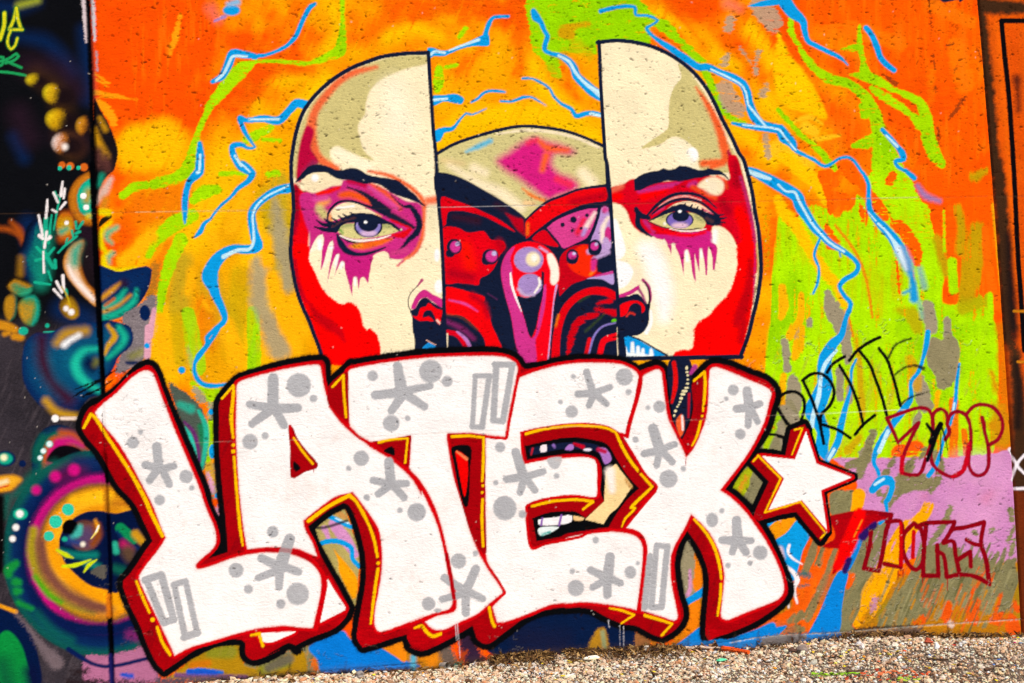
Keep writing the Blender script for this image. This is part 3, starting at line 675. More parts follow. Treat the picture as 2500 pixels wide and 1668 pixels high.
poly('c4 485,400 520,310 610,215 720,165 830,160 950,180 1100,160 1250,380 1150,560 970,750 960,830 850,800 740,770 620,680 530,580 490,480', '#07153c', soft=4, pid=eye)
iris = part('iris', eye)
form('c4 '+ring(690, 360, 132, 128), [(0, '#3a1c20'), (.4, '#6a4038'), (.7, '#5c4264'), (1, '#3c3c70')], 34, (.7, .5), .5, 5, iris); oval('c4 575,300,66,72', '#050508', soft=4, pid=iris)
airs('#8c4418', 'c4 790,280,60 800,360,60 760,430,50', soft=9); airs('#46bcae', 'c4 655,290,40 640,340,60 590,380,40', soft=7); airs('#233f80', 'c4 560,400,60 640,420,50', soft=12)
airs('#f0a020', 'c4 780,240,20 800,290,24', soft=6); line('c4 805,280,16 795,320,20 745,385,8', '#fbe070', soft=3); line('c4 805,285,12 785,330,8', WHT, soft=3)
oval('c4 678,432,20', '#fff4e0', soft=9); oval('c4 530,390,24,20', TEA, soft=5)
airs('#0e7e74', 'c4 500,485,30 620,520,50 780,520,50\nc4 700,580,50 800,620,60', soft=10)
for s in ('c4 465,478,20 540,520,40 600,545,8', 'c4 515,612,24 610,605,36 740,560,12', 'c4 688,658,14 730,600,34 790,560,10'): line(s, '#cfe012', soft=4)
poly('c4 740,660 860,600 855,715 800,700', '#5c5850', soft=4, tex=N1, tamp=4)
line('c4 985,300 1090,390', '#0d8a52', w=84, soft=6, pid=part('capsule_shape', 'main')); airs('#cc941c', 'c4 1110,350,70 1185,430,60', soft=7); airs('#0a2a5c', 'c4 960,330,24 1040,420,30 1130,470,24', soft=6)
airs('#b81c60', 'c4 1010,430,60 1060,470,50', soft=10); airs('#5c4434', 'c4 1050,500,110 1060,540,80', soft=12); airs('#2cb494', 'c4 940,430,44 950,490,50', soft=6); airs('#0f5e4c', 'c4 940,630,60 1000,650,70', soft=12)
oval('c4 557,148,50 455,247,54 400,365,42', '#2ecba8', soft=2, pid=eye)
oval('c4 167,185,60,46', '#12b490', soft=6); oval('c4 162,183,30 130,295,27 103,388,25', WHT, soft=7)
L('#0a0809', 'c4 0,60,70 10,350,60 0,640,60', soft=8)
L('#158e3c', 'c4 130,590,60 75,640,80 70,680,60\nc4 130,740,70 150,745,60\nc4 140,815,66 160,815,50\nc4 150,910,40 260,960,40', soft=7); L('#0d5c54', 'c4 300,1000,50 430,1140,60 580,1220,50', soft=16)
pid = part('painted_leaf', 'left')
poly('c4 0,960 120,1000 240,1130 300,1280 310,1600 -300,1600 -300,900', '#061840', soft=5, pid=pid)
poly('c4 20,1150 80,1145 165,1240 215,1380 250,1600 -300,1600 -100,1300', '#0c8a3c', soft=6, pid=pid); airs('#0c5c38', 'c4 20,1420,120 60,1560,140', soft=30)
line('c4 -100,900,30 0,935,30 130,985,36', '#e89a18', soft=4)
airs('#7a6a70', 'c4 130,1000,20 230,1110,30 320,1240,60 460,1400,120', soft=8, tex=N1, tamp=5, alpha=.8)
poly('c4 700,1350 880,1340 1060,1300 1260,1250 1270,1420 1290,1560 700,1560', '#b26c92', soft=6, tex=N1, tamp=5)
airs('#7c2468', 'c4 1060,1170,60 1160,1190,80', soft=14, tex=N1, tamp=6); line('c4 560,1290,40 650,1350,40 760,1410,30 900,1432,30 1230,1360,30', '#0a1c52', soft=6)
airs('#2a2024', 'c4 560,1560,60 900,1580,60 1250,1590,60\nc4 620,1480,60 700,1470,40', soft=10, tex=N1, tamp=9); airs('#1a50c4', 'c4 1000,1500,30 1080,1510,40\nc4 1540,1480,40 1760,1482,40', soft=5, tex=N2, tamp=3)
airs('#5c4c5c', 'c4 1300,1560,60 1700,1540,50 2000,1560,50', soft=8, tex=N1, tamp=8); airs('#0a1238', 'c4 250,1480,120 280,1600,120', soft=20)
# the joint itself, sprayed over
for s, c, w in (('c1 800,0 815,500 832,1000 845,1568', '#07070b', 36), ('c2 835,0 862,600 885,1100 908,1568', '#050508', 52), ('c3 905,0 935,500 948,680', '#06060a', 50), ('c3 945,1080 965,1300 975,1400', '#07060a', 44), ('c4 885,200 905,700 895,830', '#060a24', 40), ('c4 895,1030 910,1340', '#05050c', 44), ('c4 905,1350 915,1600', '#1c1c5c', 44)):
    line(s, c, w=w, soft=5, grain=1.5)
line('c4 868,0 875,150', '#a86a18', w=50, soft=8, alpha=.8, grain=4); line('c4 890,860 892,1010', '#d07414', w=46, soft=7, grain=4)

airs = _airs0
# ---------------------------------------------------------------- blue lightning
def bolt(label, bodies, shines='', soft=2.0, halo=1):
    pid = part('lightning_bolt', 'main', label)
    if halo:
        for s in bodies.split('|'):
            if not s.startswith('P'): line(s, '#e8a090', soft=6, off=1.5, alpha=.35, grain=2)
    for s in bodies.split('|'):
        if s.startswith('P'): poly(s[1:], BLU, soft=soft, pid=pid)
        else: line(s, BLU, soft=soft, pid=pid, wob=.8)
    if shines:
        for s in shines.split('|'): line(s, LBL, soft=2.5, pid=part('highlight', pid))
oval('c1 2110,95,78,48', BLU, soft=7); airs('#86bce4', 'c1 2080,40,40 2160,20,60', soft=14); airs('#9a86c8', 'c1 1960,190,20 2050,150,30', soft=8)
bolt('long blue bolt climbing to the top edge', 'c1 1935,745,34 2020,700,62 2080,590,78 2125,490,80 2230,500,66 2333,515,44 d1 60,500,40 190,480,26 350,410,32 440,320,38 480,230,38 520,140,38 570,60,42 610,35,26', 'c1 1970,735,24 2040,670,26 2090,570,26 2120,515,24 2250,515,20')
bolt('short vertical blue bolt', 'c1 1820,1310,44 1825,1420,76 1815,1568,82 c2 1790,100,80 1725,170,54 1690,300,56 1685,420,54 1685,540,18', 'c1 1825,1410,20 1815,1568,24 c2 1800,80,30')
bolt('thin zigzag bolt left of the bald head', 'd1 530,925,80 450,910,76 390,965,64 290,1060,72 150,1045,60 0,1060,40 c1 2190,1080,56 2230,1200,40 2300,1310,22 2325,1345,18 2260,1350,26 2200,1320,44 2120,1335,54 2130,1420,62 2200,1530,60 2290,1568,50 f6 880,60,46 950,130,56 925,185,40 850,240,30 790,310,22 720,370,20 670,430,20 640,470,18 600,500,26 570,560,40 530,600,14', 'd1 30,1052,20 290,1050,20|c1 2140,1420,20 2200,1510,26 f6 870,60,14 935,120,12')
bolt('heavy blue bolt bending down beside the left face', 'f6 1225,240,70 1130,260,58 1010,340,54 950,420,56 955,520,60 975,600,70 990,665,80 940,690,66 810,690,62 720,740,84 655,830,104 640,900,120 665,970,80 690,1040,62 730,1130,52 750,1210,38 680,1280,38 620,1340,32 620,1390,28 570,1450,26 535,1520,24 c3 1990,10,36 1895,80,36 1880,170,32 1800,260,30 1770,370,34 1800,470,42 1860,520,40 1960,530,36 2060,518,30', 'f6 1215,225,12 1060,300,14 985,370,16 955,450,16 962,540,14 960,640,22 930,690,22 850,695,26 740,745,32')
oval('c3 1340,165,25 1657,387,32 1925,767,28 1938,1130,36,66 1980,1535,26', BLU)
bolt('flag shaped bolt above the mask', 'Pd1 1600,425 1640,420 1720,445 1790,440 1900,400 2000,350 2080,310 2130,290 2140,400 2040,405 1930,420 1800,470 1740,495 1650,495 1620,515|d1 2110,300,44 2140,210,40 2180,155,30 2310,145,24', 'd1 1630,480,24 1660,455,24 1750,465,22|d1 1790,445,14 1880,410,18 2050,350,26')
bolt('stub of blue beside the left face', 'Pd1 1640,850 1740,840 1850,828 1920,870 1900,915 1820,905 1740,895 1650,930', 'd1 1655,880,24 1770,870,20')
bolt('thin wavy blue stroke', 'd1 1985,900,14 2040,870,24 2100,815,24 2180,800,24 2280,810,20'); bolt('thin arched blue stroke', 'd1 2240,890,14 2340,893,22 d2 110,855,24 180,860,20 300,930,8')
bolt('bolt touching the mask dome', 'd1 1680,1200,100 1730,1150,54 1820,1130,32 1880,1060,20 1940,1000,14 1990,1010,16 2115,958,8')
bolt('bolt dropping onto the right face', 'd2 190,100,50 210,150,72 250,190,42 280,260,36 310,320,40 295,380,40 290,440,34 340,470,34 420,490,40 500,540,62 540,590,66 570,670,72 640,740,82 720,810,90 790,850,90', 'd2 410,490,20 500,540,26 560,640,26 640,730,26 720,790,38 785,835,60')
bolt('thin bolt ending at the right face', 'd2 90,690,16 170,692,20 260,730,20 330,780,20 370,850,22 430,910,25 520,960,32 565,1020,40 650,1000,42 720,1000,42 800,1020,40', 'd2 690,1000,26 800,1025,26')
bolt('bolt running over the crown of the right head', 'd2 780,100,40 850,80,34 950,60,30 1080,65,30 1090,130,22 1200,140,22 1280,180,20 1230,220,16 1185,250,26 1230,310,28 1310,370,42 1400,430,56 1520,510,60 1640,590,60 1720,590,56 1830,640,56 1950,690,70 2030,740,70 2070,820,72 2090,920,72 2130,1020,84 2200,1090,64 2343,1130,62 c5 20,1180,84 60,1250,112 120,1300,84 160,1370,42 250,1420,26 330,1460,30 400,1510,28 450,1515,28 560,1445,26 640,1435,26 700,1480,28 760,1568,30 c6 770,80,34 820,180,36 825,300,40 830,400,50 870,480,60 950,570,80 1050,680,92 1110,780,104|d2 1940,1085,20 2060,1110,42 2343,1150,52', 'd2 1750,610,14 1900,680,18 2020,750,18 2060,820,18 2080,920,18 2140,1000,22 2230,1110,18|d2 2030,1100,14 2343,1140,20 c5 60,1250,16 160,1370,14|c6 820,440,10 890,520,12|c6 910,545,20 980,610,20 1040,690,30 1090,770,54')
airs('#6aa0d4', 'c6 1120,800,110 1170,900,110 1200,980,70', soft=16); airs('#d8ecf8', 'c6 1090,770,50 1140,890,40 1165,960,20', soft=12); airs('#1c98d8', 'c6 1210,1000,40 1230,1100,60 1240,1230,80\nc6 1140,1180,20 1240,1140,30', soft=12); airs('#7ab0b0', 'c6 1290,960,50 1330,1120,60\nc6 1290,1270,40 1310,1400,30', soft=14, alpha=.8)
airs('#7c80c4', 'c6 1270,200,40 1340,290,60 1470,340,40', soft=14, alpha=.8)
bolt('broad blue streak at the top edge', 'd2 2080,56,8 2200,35,50 2343,8,64 c5 30,-20,130 120,100,112 220,190,72 240,280,52 270,370,46 350,420,42 470,480,42 570,530,32 635,595,12')
bolt('plain blue dash on the orange', 'c5 800,255,52 850,320,52 900,430,56 930,520,52 990,590,52 1055,640,46')
bolt('hooked bolt on the lime paint', 'c5 950,1185,42 1010,1250,46 1080,1330,46 1130,1400,62 1140,1450,52 1065,1470,30 1090,1520,28 1180,1568,28 c6 1160,60,34 1240,130,48', 'c5 985,1235,16 1085,1335,26')
bolt('forked bolt leaving the right cheek', 'd7 2010,200,100 2120,225,112 2350,340,150 c6 100,250,112 170,300,112 210,400,110 270,490,92 330,580,82 400,650,72 480,730,62 570,780,50 680,860,38 730,930,42 700,1000,46 600,1060,46 560,1120,40 600,1200,36 660,1280,42 620,1400,42 570,1568,62 c7 500,150,92 430,280,120 420,400,130 430,500,140 380,640,160 330,760,180 370,850,124 410,960,120 400,1100,110 440,1190,60|c6 385,670,22 330,830,24 370,950,24 360,1080,24 320,1180,18|c6 560,800,14 570,845,12', 'd7 2050,215,60 2200,270,66 2350,320,44|c6 0,190,20 70,250,18 150,260,22 185,330,24 240,430,22 320,560,22 400,650,20 470,720,22 600,800,20|c7 530,210,26 430,330,36 390,450,32 370,620,42 320,800,42 305,900,42')
bolt('slim vertical bolt through the black letters', 'c7 710,290,20 670,380,26 660,560,26 610,740,50 570,900,60 550,1020,60 500,1130,60 450,1210,40', 'c7 510,1110,30 460,1200,30')
bolt('bolt through the grey patch', 'c7 1365,40,50 1350,150,50 1320,280,32 1280,400,36 1210,500,32 1210,640,42 1150,740,72 1060,860,62 960,1000,62 900,1110,56 870,1220,42 910,1310,36 920,1370,32', 'c7 1000,945,36 920,1130,38')
bolt('looped bolt end on the pink paint', 'c7 860,1480,70 930,1405,92 1010,1395,92 1040,1440,52 1000,1568,46 c8 880,80,32 890,180,26 860,220,52 830,260,30', 'c7 880,1430,24 960,1380,24')
bolt('straight thin bolt crossing the red tag', 'c7 1650,330,20 1630,480,30 1610,700,36 1570,860,34 1520,970,26 1490,1100,26 1440,1250,42 1370,1350,46', 'c7 1605,690,20 1595,760,20')
# ---------------------------------------------------------------- left half face
hl = part('face_half', 'main', 'left half of a bald face with a violet eye')
HL = 'd1 1605,465! 1400,472 1200,500 1080,540 930,600 780,690 660,790 570,890 500,1000 450,1140 420,1280 400,1420 d3 175,100 172,300 190,450 203,620 205,760 190,900 175,1100 165,1300 180,1480 d4 190,300 225,500 275,690 340,860 410,1010 480,1200 540,1350 620,1600! 2290,1600! 2262,800 2248,300 d3 2225,1100 2195,800 2170,500 2150,0 d1 1650,1150 1628,800'
poly(HL, SKN, pid=hl)
poly('d1 1600,500 1590,560 1400,610 1200,700 1100,790 1060,900 1050,1000 990,1100 1000,1200 1040,1320 1120,1410 900,1340 800,1290 740,1330 770,1440 860,1520 600,1520 420,1560 430,1300 470,1130 560,940 680,800 820,690 1000,590 1250,510 1450,485', KHA, soft=8, grain=1.5)
airs('#ee6a3c', 'd1 1150,590,30 950,640,60 820,720,62 700,850,70 610,980,70 580,1100,90 590,1250,80 640,1390,80 800,1490,60', soft=13)
poly('d1 540,1100 600,1150 575,1300 640,1430 560,1480 500,1600 448,1600 455,1400 480,1250 515,1140', '#ba0a3c', soft=8); airs('#8c2a5a', 'd1 600,1450,80 520,1520,60', soft=14, alpha=.7)
airs('#fdf1cf', 'd1 810,1340,90 900,1390,100 1080,1470,70', soft=16); airs('#fdf3d8', 'd1 1300,800,200 1350,1100,300', soft=80, alpha=.7)
# red side of the face and the eye socket
poly('d3 215,380 330,480 480,520 600,640 520,760 480,900 430,1000 410,1200 410,1400 480,1600 190,1600 175,1300 195,1000 215,800 215,600', '#ee0012', soft=6)
airs('#9c0426', 'd3 245,430,80 250,800,80 215,1050,50', soft=16); airs('#d00a20', 'd3 400,520,80 520,560,90', soft=16); airs('#7c3050', 'd3 400,860,70 470,800,60', soft=18)
poly('d3 300,540 600,470 900,330 1200,360 1500,480 1750,620 1900,640 1985,720 1975,1000 1950,1200 1880,1330 1700,1420 1510,1410 1450,1320 1300,1380 1250,1600 900,1600 640,1600 420,1600 420,1080 360,900', '#cc2c82', soft=8)
airs('#f06838', 'd3 1230,215,40 1500,270,60 1700,370,64 1900,520,64 1990,680,70 1985,900,56 1950,1150,56 1850,1330,50 1620,1500,26', soft=10)
airs('#f4744c', 'd3 2040,620,110 2170,600,110', soft=16); airs('#f0e2b8', 'd3 2080,760,120 2090,1000,120', soft=16)
airs('#f0561c', 'd3 860,540,90 1000,530,110 1280,640,110\nd3 1260,400,60 1450,520,90 1650,720,70', soft=14); airs('#f29a4a', 'd3 580,650,110 660,620,90', soft=16); airs('#cfc37c', 'd3 560,730,110 620,810,120', soft=16)
airs('#f21808', 'd3 540,520,60 680,490,70 820,440,50', soft=9); airs('#c00a3c', 'd3 960,350,60 1150,390,80 1280,500,50', soft=12); airs('#d8489a', 'd3 1240,440,60 1450,580,60 1620,720,60\nd3 650,580,70 500,600,60', soft=14)
poly('d3 310,340 420,250 530,222 650,235 760,300 875,355 860,400 720,420 600,470 480,512 400,490 340,430', '#f9e6bc', soft=6); oval('d3 500,305,50', '#ffffff', soft=7)
brow = part('eyebrow', hl)
poly('d3 235,365! 350,220 430,145 520,130 660,155 800,205 870,210 980,178 1100,200 1220,265 1380,300 1600,338 1680,380 1740,440 1880,560 1998,690! 1940,665 1840,610 1700,560 1560,510 1440,420 1300,370 1150,370 950,320 870,330 770,290 650,222 520,220 420,250 330,310', NAV, soft=3, wob=2, off=1.5, pid=brow)
airs('#1b2036', 'd3 940,430,16 1100,490,44 1250,580,74 1350,680,140 1500,780,130 1700,900,96 1840,985,54', soft=6)
airs(NAV, 'd3 1540,540,8 1700,690,30 1800,700,66 1880,800,84 1925,930,84 1890,1050,84 1780,1150,64 1700,1250,44 1625,1315,20', soft=5)
airs('#c8307c', 'd3 1560,760,40 1700,830,50 1800,900,30', soft=8)
eyeL = part('eye', hl, 'half closed violet eye with dark lashes')
poly('d3 690,890! 700,800 760,715 880,650 1030,640 1150,690 1280,760 1410,835! 1300,845 1100,810 900,840 720,900', '#f8e5ba', soft=3, pid=eyeL); airs('#f09050', 'd3 690,800,40 720,880,50\nd3 1330,800,24 1400,840,24', soft=8)
line('d3 800,718,26 1030,690,24', '#ffffff', soft=6)
line('d3 668,880,20 680,790,30 740,700,32 840,630,34 1000,625,34 1150,670,34 1300,722,40 1450,800,40', NAV, pid=eyeL)
poly('d3 795,1000 880,945 1030,925 1420,925 1560,945 1665,1015! 1600,1050 1450,1092 1300,1120 1100,1140 950,1120 850,1080', '#ddd48c', soft=3, pid=eyeL); airs('#5c9a3c', 'd3 830,1010,40 880,1060,30', soft=8); airs('#8a9a60', 'd3 880,960,60 990,950,60\nd3 1440,960,60 1540,970,40', soft=14, alpha=.8)
oval('d3 1225,965,198,158', NAV, pid=eyeL); ir = part('iris', eyeL); oval('d3 1225,965,170,132', '#8f82cc', soft=4, pid=ir); oval('d3 1230,1060,110,44', '#dfbbe0', soft=12); oval('d3 1225,925,140,114', NAV, soft=3, pid=part('pupil', eyeL))
poly('d3 700,1010 800,905 950,815 1120,785 1300,805 1450,870 1600,950 1715,1040! 1640,1030 1520,945 1400,935 1260,915 1100,910 950,918 860,960 790,1060 740,1050', NAV, soft=2.5, wob=1.5, pid=eyeL); airs('#5a3434', 'd3 720,970,40 850,900,30 1040,850,24', soft=8, alpha=.8)
for s in '490,972,16 620,1010,60 740,1020,70|518,882,16 600,940,46 700,960,60|620,858,14 680,910,46 760,930,50|725,850,14 800,900,40|812,822,14 880,870,44|876,798,14 950,850,44|975,778,14 1060,820,44'.split('|'): line('d3 '+s, NAV, soft=2, pid=eyeL)
oval('d3 1188,910,26,20', '#ffffff', soft=2); oval('d3 1675,1012,14', '#c8d8b0', soft=3)
for s in ('d3 410,1390 460,1230 540,1100 600,1078 618,1120 600,1350 585,1600 470,1600', 'd3 600,1500 650,1320 700,1190 735,1162 752,1210 720,1400 690,1600 590,1600', 'd3 725,1490 785,1350 832,1335 805,1568 790,1620 700,1620', 'd3 805,1530 865,1440 905,1460 915,1620 795,1620'):
    poly(s, '#fdf3d8', soft=3)
poly('d4 430,110 590,60 600,300 640,300 700,200 780,330 830,240 905,330 930,420 1000,690 1020,600 1100,600 1220,510 1290,150 1390,90 1450,80 1500,110 1520,170 1620,190 1850,200 2050,300 2250,200 2250,1500 1400,1500 1380,1330 1250,1130 1130,960 960,770 760,740 560,500 450,260', SKN, soft=3)
poly('d4 690,0 1290,150 1262,250 1225,512! 1205,490 1185,450 1155,425 1120,450 1098,600! 1085,540 1070,440 1040,420 1020,450 1005,690! 960,520 930,420 905,320 900,230 870,207 840,240 800,330 768,410! 790,300 820,160 830,112 800,110 760,180 720,300 668,500! 700,260 740,60', MAG, soft=2.5)
poly('d4 605,0 590,150 575,340! 600,290 640,140 665,0', MAG, soft=2.5); airs('#ffffff', 'd4 565,30,60 560,-60,60\nd4 720,30,50\nd4 810,140,30 780,260,30\nd4 870,240,40 850,300,30\nd4 1045,450,30 1050,540,24', soft=8)
line('d3 840,1108,16 960,1172,28 1150,1195,26 1330,1172,20', NAV)
line('d3 800,1080,30 850,1200,90 930,1300,84 1080,1350,52 1250,1330,42 1460,1255,20', '#12203a', soft=4)
airs('#f0661c', 'd3 970,1240,30 1150,1240,100 1400,1180,90 1540,1140,40', soft=10); airs('#e8901c', 'd3 1040,1230,60 1130,1225,40', soft=12)
line('d3 838,1092,14 950,1140,25 1080,1165,30 1250,1155,30 1400,1130,25 1535,1085,12', '#f9efe2', soft=2)
airs('#e20c1c', 'd3 1560,1090,40 1700,1080,100 1800,1010,50\nd3 1530,880,24 1650,930,30 1780,985,30', soft=6)
airs('#f08050', 'd4 1790,140,30 1620,280,16', soft=7); airs('#cc3c80', 'd4 1560,110,60 1750,60,80\nd4 1700,200,20 1630,270,10', soft=8)
poly('d4 195,0 410,0 420,200 480,320 560,500 640,640 760,740 870,800 960,770 1040,800 1100,870 1130,960 1160,1100 1210,1150 1250,1130 1340,1210 1380,1330 1395,1400 1370,1600 640,1600 500,1250 400,980 300,720 225,450', RED, soft=4, grain=2)
airs('#c20410', 'd4 430,800,50 520,950,110 690,1080,160 830,1180,110 900,1310,30', soft=16); airs('#b0041c', 'd4 225,200,40 260,480,56 320,660,56 380,770,30', soft=12)
nose = part('nose', hl)
poly('d4 1820,880 1870,850 1930,750 2010,705 2110,780 2260,880 2270,1600 1885,1600 1860,1280 1830,1130 1822,970 1795,890', NAV, pid=nose); poly('d4 1808,870 1880,690 1990,598 2100,660 2250,745 2250,850 2100,765 2010,705 1930,745 1860,865', '#cc2a84', soft=3, pid=nose)
poly('d4 1900,960 1940,850 2010,830 2050,780 2140,850 2260,905 2260,1100! 2170,1060 2130,960 2090,890 2030,880 1980,920 1975,985 2050,965 2120,1030 2000,1025 1930,1030 1830,960 1870,965', '#f20410', soft=2, pid=nose); line('d4 2165,1020,30 2230,1085,24', '#f4c8b8', soft=4)
line('d4 1960,470,44 1900,550,18', '#b03c70', soft=3); line('d4 1900,550,14 1820,630,12 1776,720,14 1776,830,14 1810,890,14', '#28202c')
poly('d4 1960,1405 2010,1350 2050,1320 2110,1350 2200,1390 2265,1362 2275,1410', '#1890dc'); line('d4 2020,1290,12 2090,1330,12 2190,1360,10 2240,1320,8', '#f0b8a0', soft=2)
oval('d4 2165,130,36,90 2190,560,58,92', '#ffffff', soft=7)
ol = part('outline', hl)
line(HL.split(' d4 620')[0].split(' d4 ')[0]+' d4 190,300 225,500 275,690 340,860 410,1010 480,1200 540,1350 620,1600', NAV, w=56, soft=2, pid=ol)
# ---------------------------------------------------------------- right half face
hr = part('face_half', 'main', 'right half of a bald face with a violet eye')
HR = 'd2 752,375! 900,358 1050,368 1200,400 1350,460 1480,540 1600,640 1700,760 1780,900 1850,1050 1930,1200 2000,1350 d7 1985,50 2030,190 2075,360 2115,560 2150,800 2190,1000 2218,1300 d8 2228,300 2212,500 2170,750 2120,950 2060,1200 1990,1400 1950,1500!'
poly(HR+' 330,1540! 300,1300 260,600 d7 200,1200 170,600 110,0 d2 790,900', SKN, pid=hr)
poly('d2 1465,570 1490,680 1430,760 1390,870 1380,1000 1370,1130 1250,1220 1140,1305 1300,1270 1420,1205 1530,1240 1640,1360 1650,1480 1800,1520 1990,1500 1990,1400 1900,1250 1800,1030 1700,830 1600,680 1530,600', KHA, soft=5, grain=1.5)
airs('#f0602c', 'd2 1620,770,14 1720,920,50 1810,1100,70 1860,1270,84 1880,1400,80 1760,1470,50\nd2 1680,1440,60 1800,1430,60', soft=13)
airs('#a80a3a', 'd2 1905,1330,24 1950,1450,54 1995,1600,60', soft=7); line('d2 1790,950,8 1850,1080,14 1985,1370,18 2040,1600,20', '#e6d6a0', soft=4); oval('d2 1582,1365,55,66', '#ffffff', soft=7); airs('#fdf1d0', 'd2 1450,1290,110 1540,1440,120', soft=26)
poly('d7 165,450 330,400 470,320 800,360 1200,320 1500,270 1790,330 1770,120 1790,0 1890,0 1960,200 2040,500 2100,800 2150,1100 2170,1600 1930,1600 1910,1350 1870,1180 1780,1040 1640,965 1560,1100 1590,1300 1580,1600 1150,1600 1000,1350 900,1150 740,1110 600,1060 500,990 440,900 400,780 330,690 240,650 185,640', '#d6041e', soft=5)
airs(RED, 'd7 1920,760,160 2030,1050,180 2050,1568,190\nd7 200,560,120 290,560,100\nd7 620,560,120 900,480,90', soft=18); airs('#a6041c', 'd7 1700,640,110 1780,760,130\nd7 1880,100,60 1900,400,90', soft=24); airs('#b82a68', 'd7 1950,300,40 2030,560,50 2110,900,50 2150,1200,40', soft=10)
airs('#ee7a58', 'd7 200,470,60 320,420,60', soft=14, alpha=.8)
poly('d7 640,1060 900,1080 1500,1030 1570,1100 1590,1600 1150,1600 1010,1360 930,1180 740,1115', MAG, soft=3); airs('#c22a7c', 'd7 560,490,50 850,430,70 1150,380,60\nd7 1240,400,60 1330,370,60\nd7 640,900,50 760,1040,50', soft=10); airs('#d2041e', 'd7 1060,440,60 1200,370,60', soft=7)
poly('d7 1360,420 1450,330 1560,293 1680,315 1725,400 1690,510 1600,545 1480,480', '#fbe9c2', soft=10); airs('#ee4c22', 'd7 1290,430,50 1450,520,50 1600,580,50\nd7 1620,280,30 1730,340,40 1760,440,30', soft=10); airs('#f8e8c8', 'd7 1560,430,160', soft=24); oval('d7 1488,345,14', '#ffffff', soft=4)
br = part('eyebrow', hr); poly('d7 500,480! 485,330! 580,265 690,225 830,205 895,172! 960,190 1060,180 1105,138! 1220,150 1350,190 1430,205 1505,172! 1640,200 1740,260 1800,340! 1700,275 1560,270 1400,300 1250,330 1080,355 960,345 850,372 700,420 580,468', NAV, soft=3, wob=2, pid=br)
er = part('eye', hr, 'open violet eye with spiky lashes')
airs('#f0a8a0', 'd7 840,690,24 1000,595,30 1200,555,24 1400,610,20', soft=6)
poly('d7 940,740 1050,660 1200,622 1330,640 1450,700 1570,800 1400,770 1250,730 1100,710', '#f8deb6', soft=3, pid=er); airs('#d8306c', 'd7 740,800,20 900,710,30\nd7 1430,730,30 1550,790,30', soft=7)
line('d7 680,810,30 800,680,48 950,570,48 1100,520,44 1300,525,44 1450,580,38 1625,722,14', NAV, pid=er); line('d7 735,800,24 880,690,36 1060,610,42 1250,600,42 1420,650,36 1560,760,36 1640,830,50', NAV, pid=er)
poly('d7 690,890! 800,845 930,790 1300,785 1430,850 1472,920 1440,992 1300,1022 1150,1012 950,990 830,950', '#dad088', soft=3, pid=er); airs('#8a9060', 'd7 1340,830,60 1430,900,40\nd7 860,850,40 930,830,40', soft=12, alpha=.7); oval('d7 912,930,22', '#fffbe8', soft=6)
oval('d7 1115,880,192,118', NAV, pid=er); ir = part('iris', er); oval('d7 1115,885,172,108', '#7a66bc', soft=4, pid=ir); oval('d7 1120,955,110,36', '#ecc4d4', soft=12); oval('d7 1130,820,116,84', NAV, soft=3, pid=part('pupil', er))
poly('d7 690,895! 800,820 930,740 1060,680 1140,660 1260,700 1400,740 1560,800 1650,830 1680,900 1600,960 1490,930 1430,850 1330,795 1200,760 1060,760 930,800 820,850', NAV, soft=2.5, wob=1.5, pid=er)
for s in '1600,830,40 1715,805,16|1620,870,50 1755,850,16|1600,915,50 1735,912,16|1500,930,40 1690,945,16|1180,690,40 1192,655,14|1260,720,40 1292,668,12|1340,745,40 1366,698,12|1410,765,40 1438,730,12|980,740,40 1020,690,14|520,730,60 570,810,90 690,850,60|545,800,60 550,950,80 630,1040,50 745,1115,14'.split('|'): line('d7 '+s, NAV, soft=2.5, pid=er)
line('d7 690,900,14 850,970,16 1000,1000,14 1200,1015,14 1400,990,12', NAV); line('d7 980,1000,10 1150,1032,20 1350,1027,20 1475,1000,10', '#fdf4e8'); airs('#f00612', 'd7 740,990,40 1000,1068,50 1250,1090,50 1460,1050,40', soft=8); airs('#5a3a3a', 'd7 1480,860,40 1560,900,40', soft=9, alpha=.7)
oval('d7 1118,762,26,20', '#ffffff', soft=2)
for s in ('d7 995,1240 1030,1193 1070,1240 1105,1350 1165,1600 1020,1600', 'd7 1178,1400 1210,1288 1250,1380 1295,1600 1170,1600', 'd7 1312,1345 1330,1400 1362,1600 1330,1600', 'd7 1388,1310 1408,1268 1450,1400 1482,1600 1385,1600', 'd7 1480,1250 1503,1193 1540,1280 1572,1450 1560,1600 1490,1600', 'd7 862,1180 900,1140 940,1200 1000,1350 1040,1600 700,1600 740,1110'):
    poly(s, '#fcefd2', soft=3.5)
airs('#ffffff', 'd7 1030,1230,40 1070,1340,40\nd7 1210,1330,34 1225,1450,40\nd7 1410,1310,26 1420,1400,26\nd7 1508,1240,30 1520,1340,30', soft=8)
poly('d7 1560,975 1640,962 1760,1030 1850,1150 1900,1350 1912,1600 1580,1600 1575,1200', '#fbecc6', soft=4); airs('#ffffff', 'd7 1600,1040,60 1590,1300,50 1600,1500,60', soft=16)
poly('d8 1000,-20! 1650,-20! 1905,0 1900,250 1860,450 1780,650 1650,790 1500,960 1370,1050 1310,1150 1310,1300 1270,1410 1050,1450 900,1500 600,1320 430,1220 650,1150 700,900 720,700 620,460 270,690 270,150 700,0', SKN, soft=3)
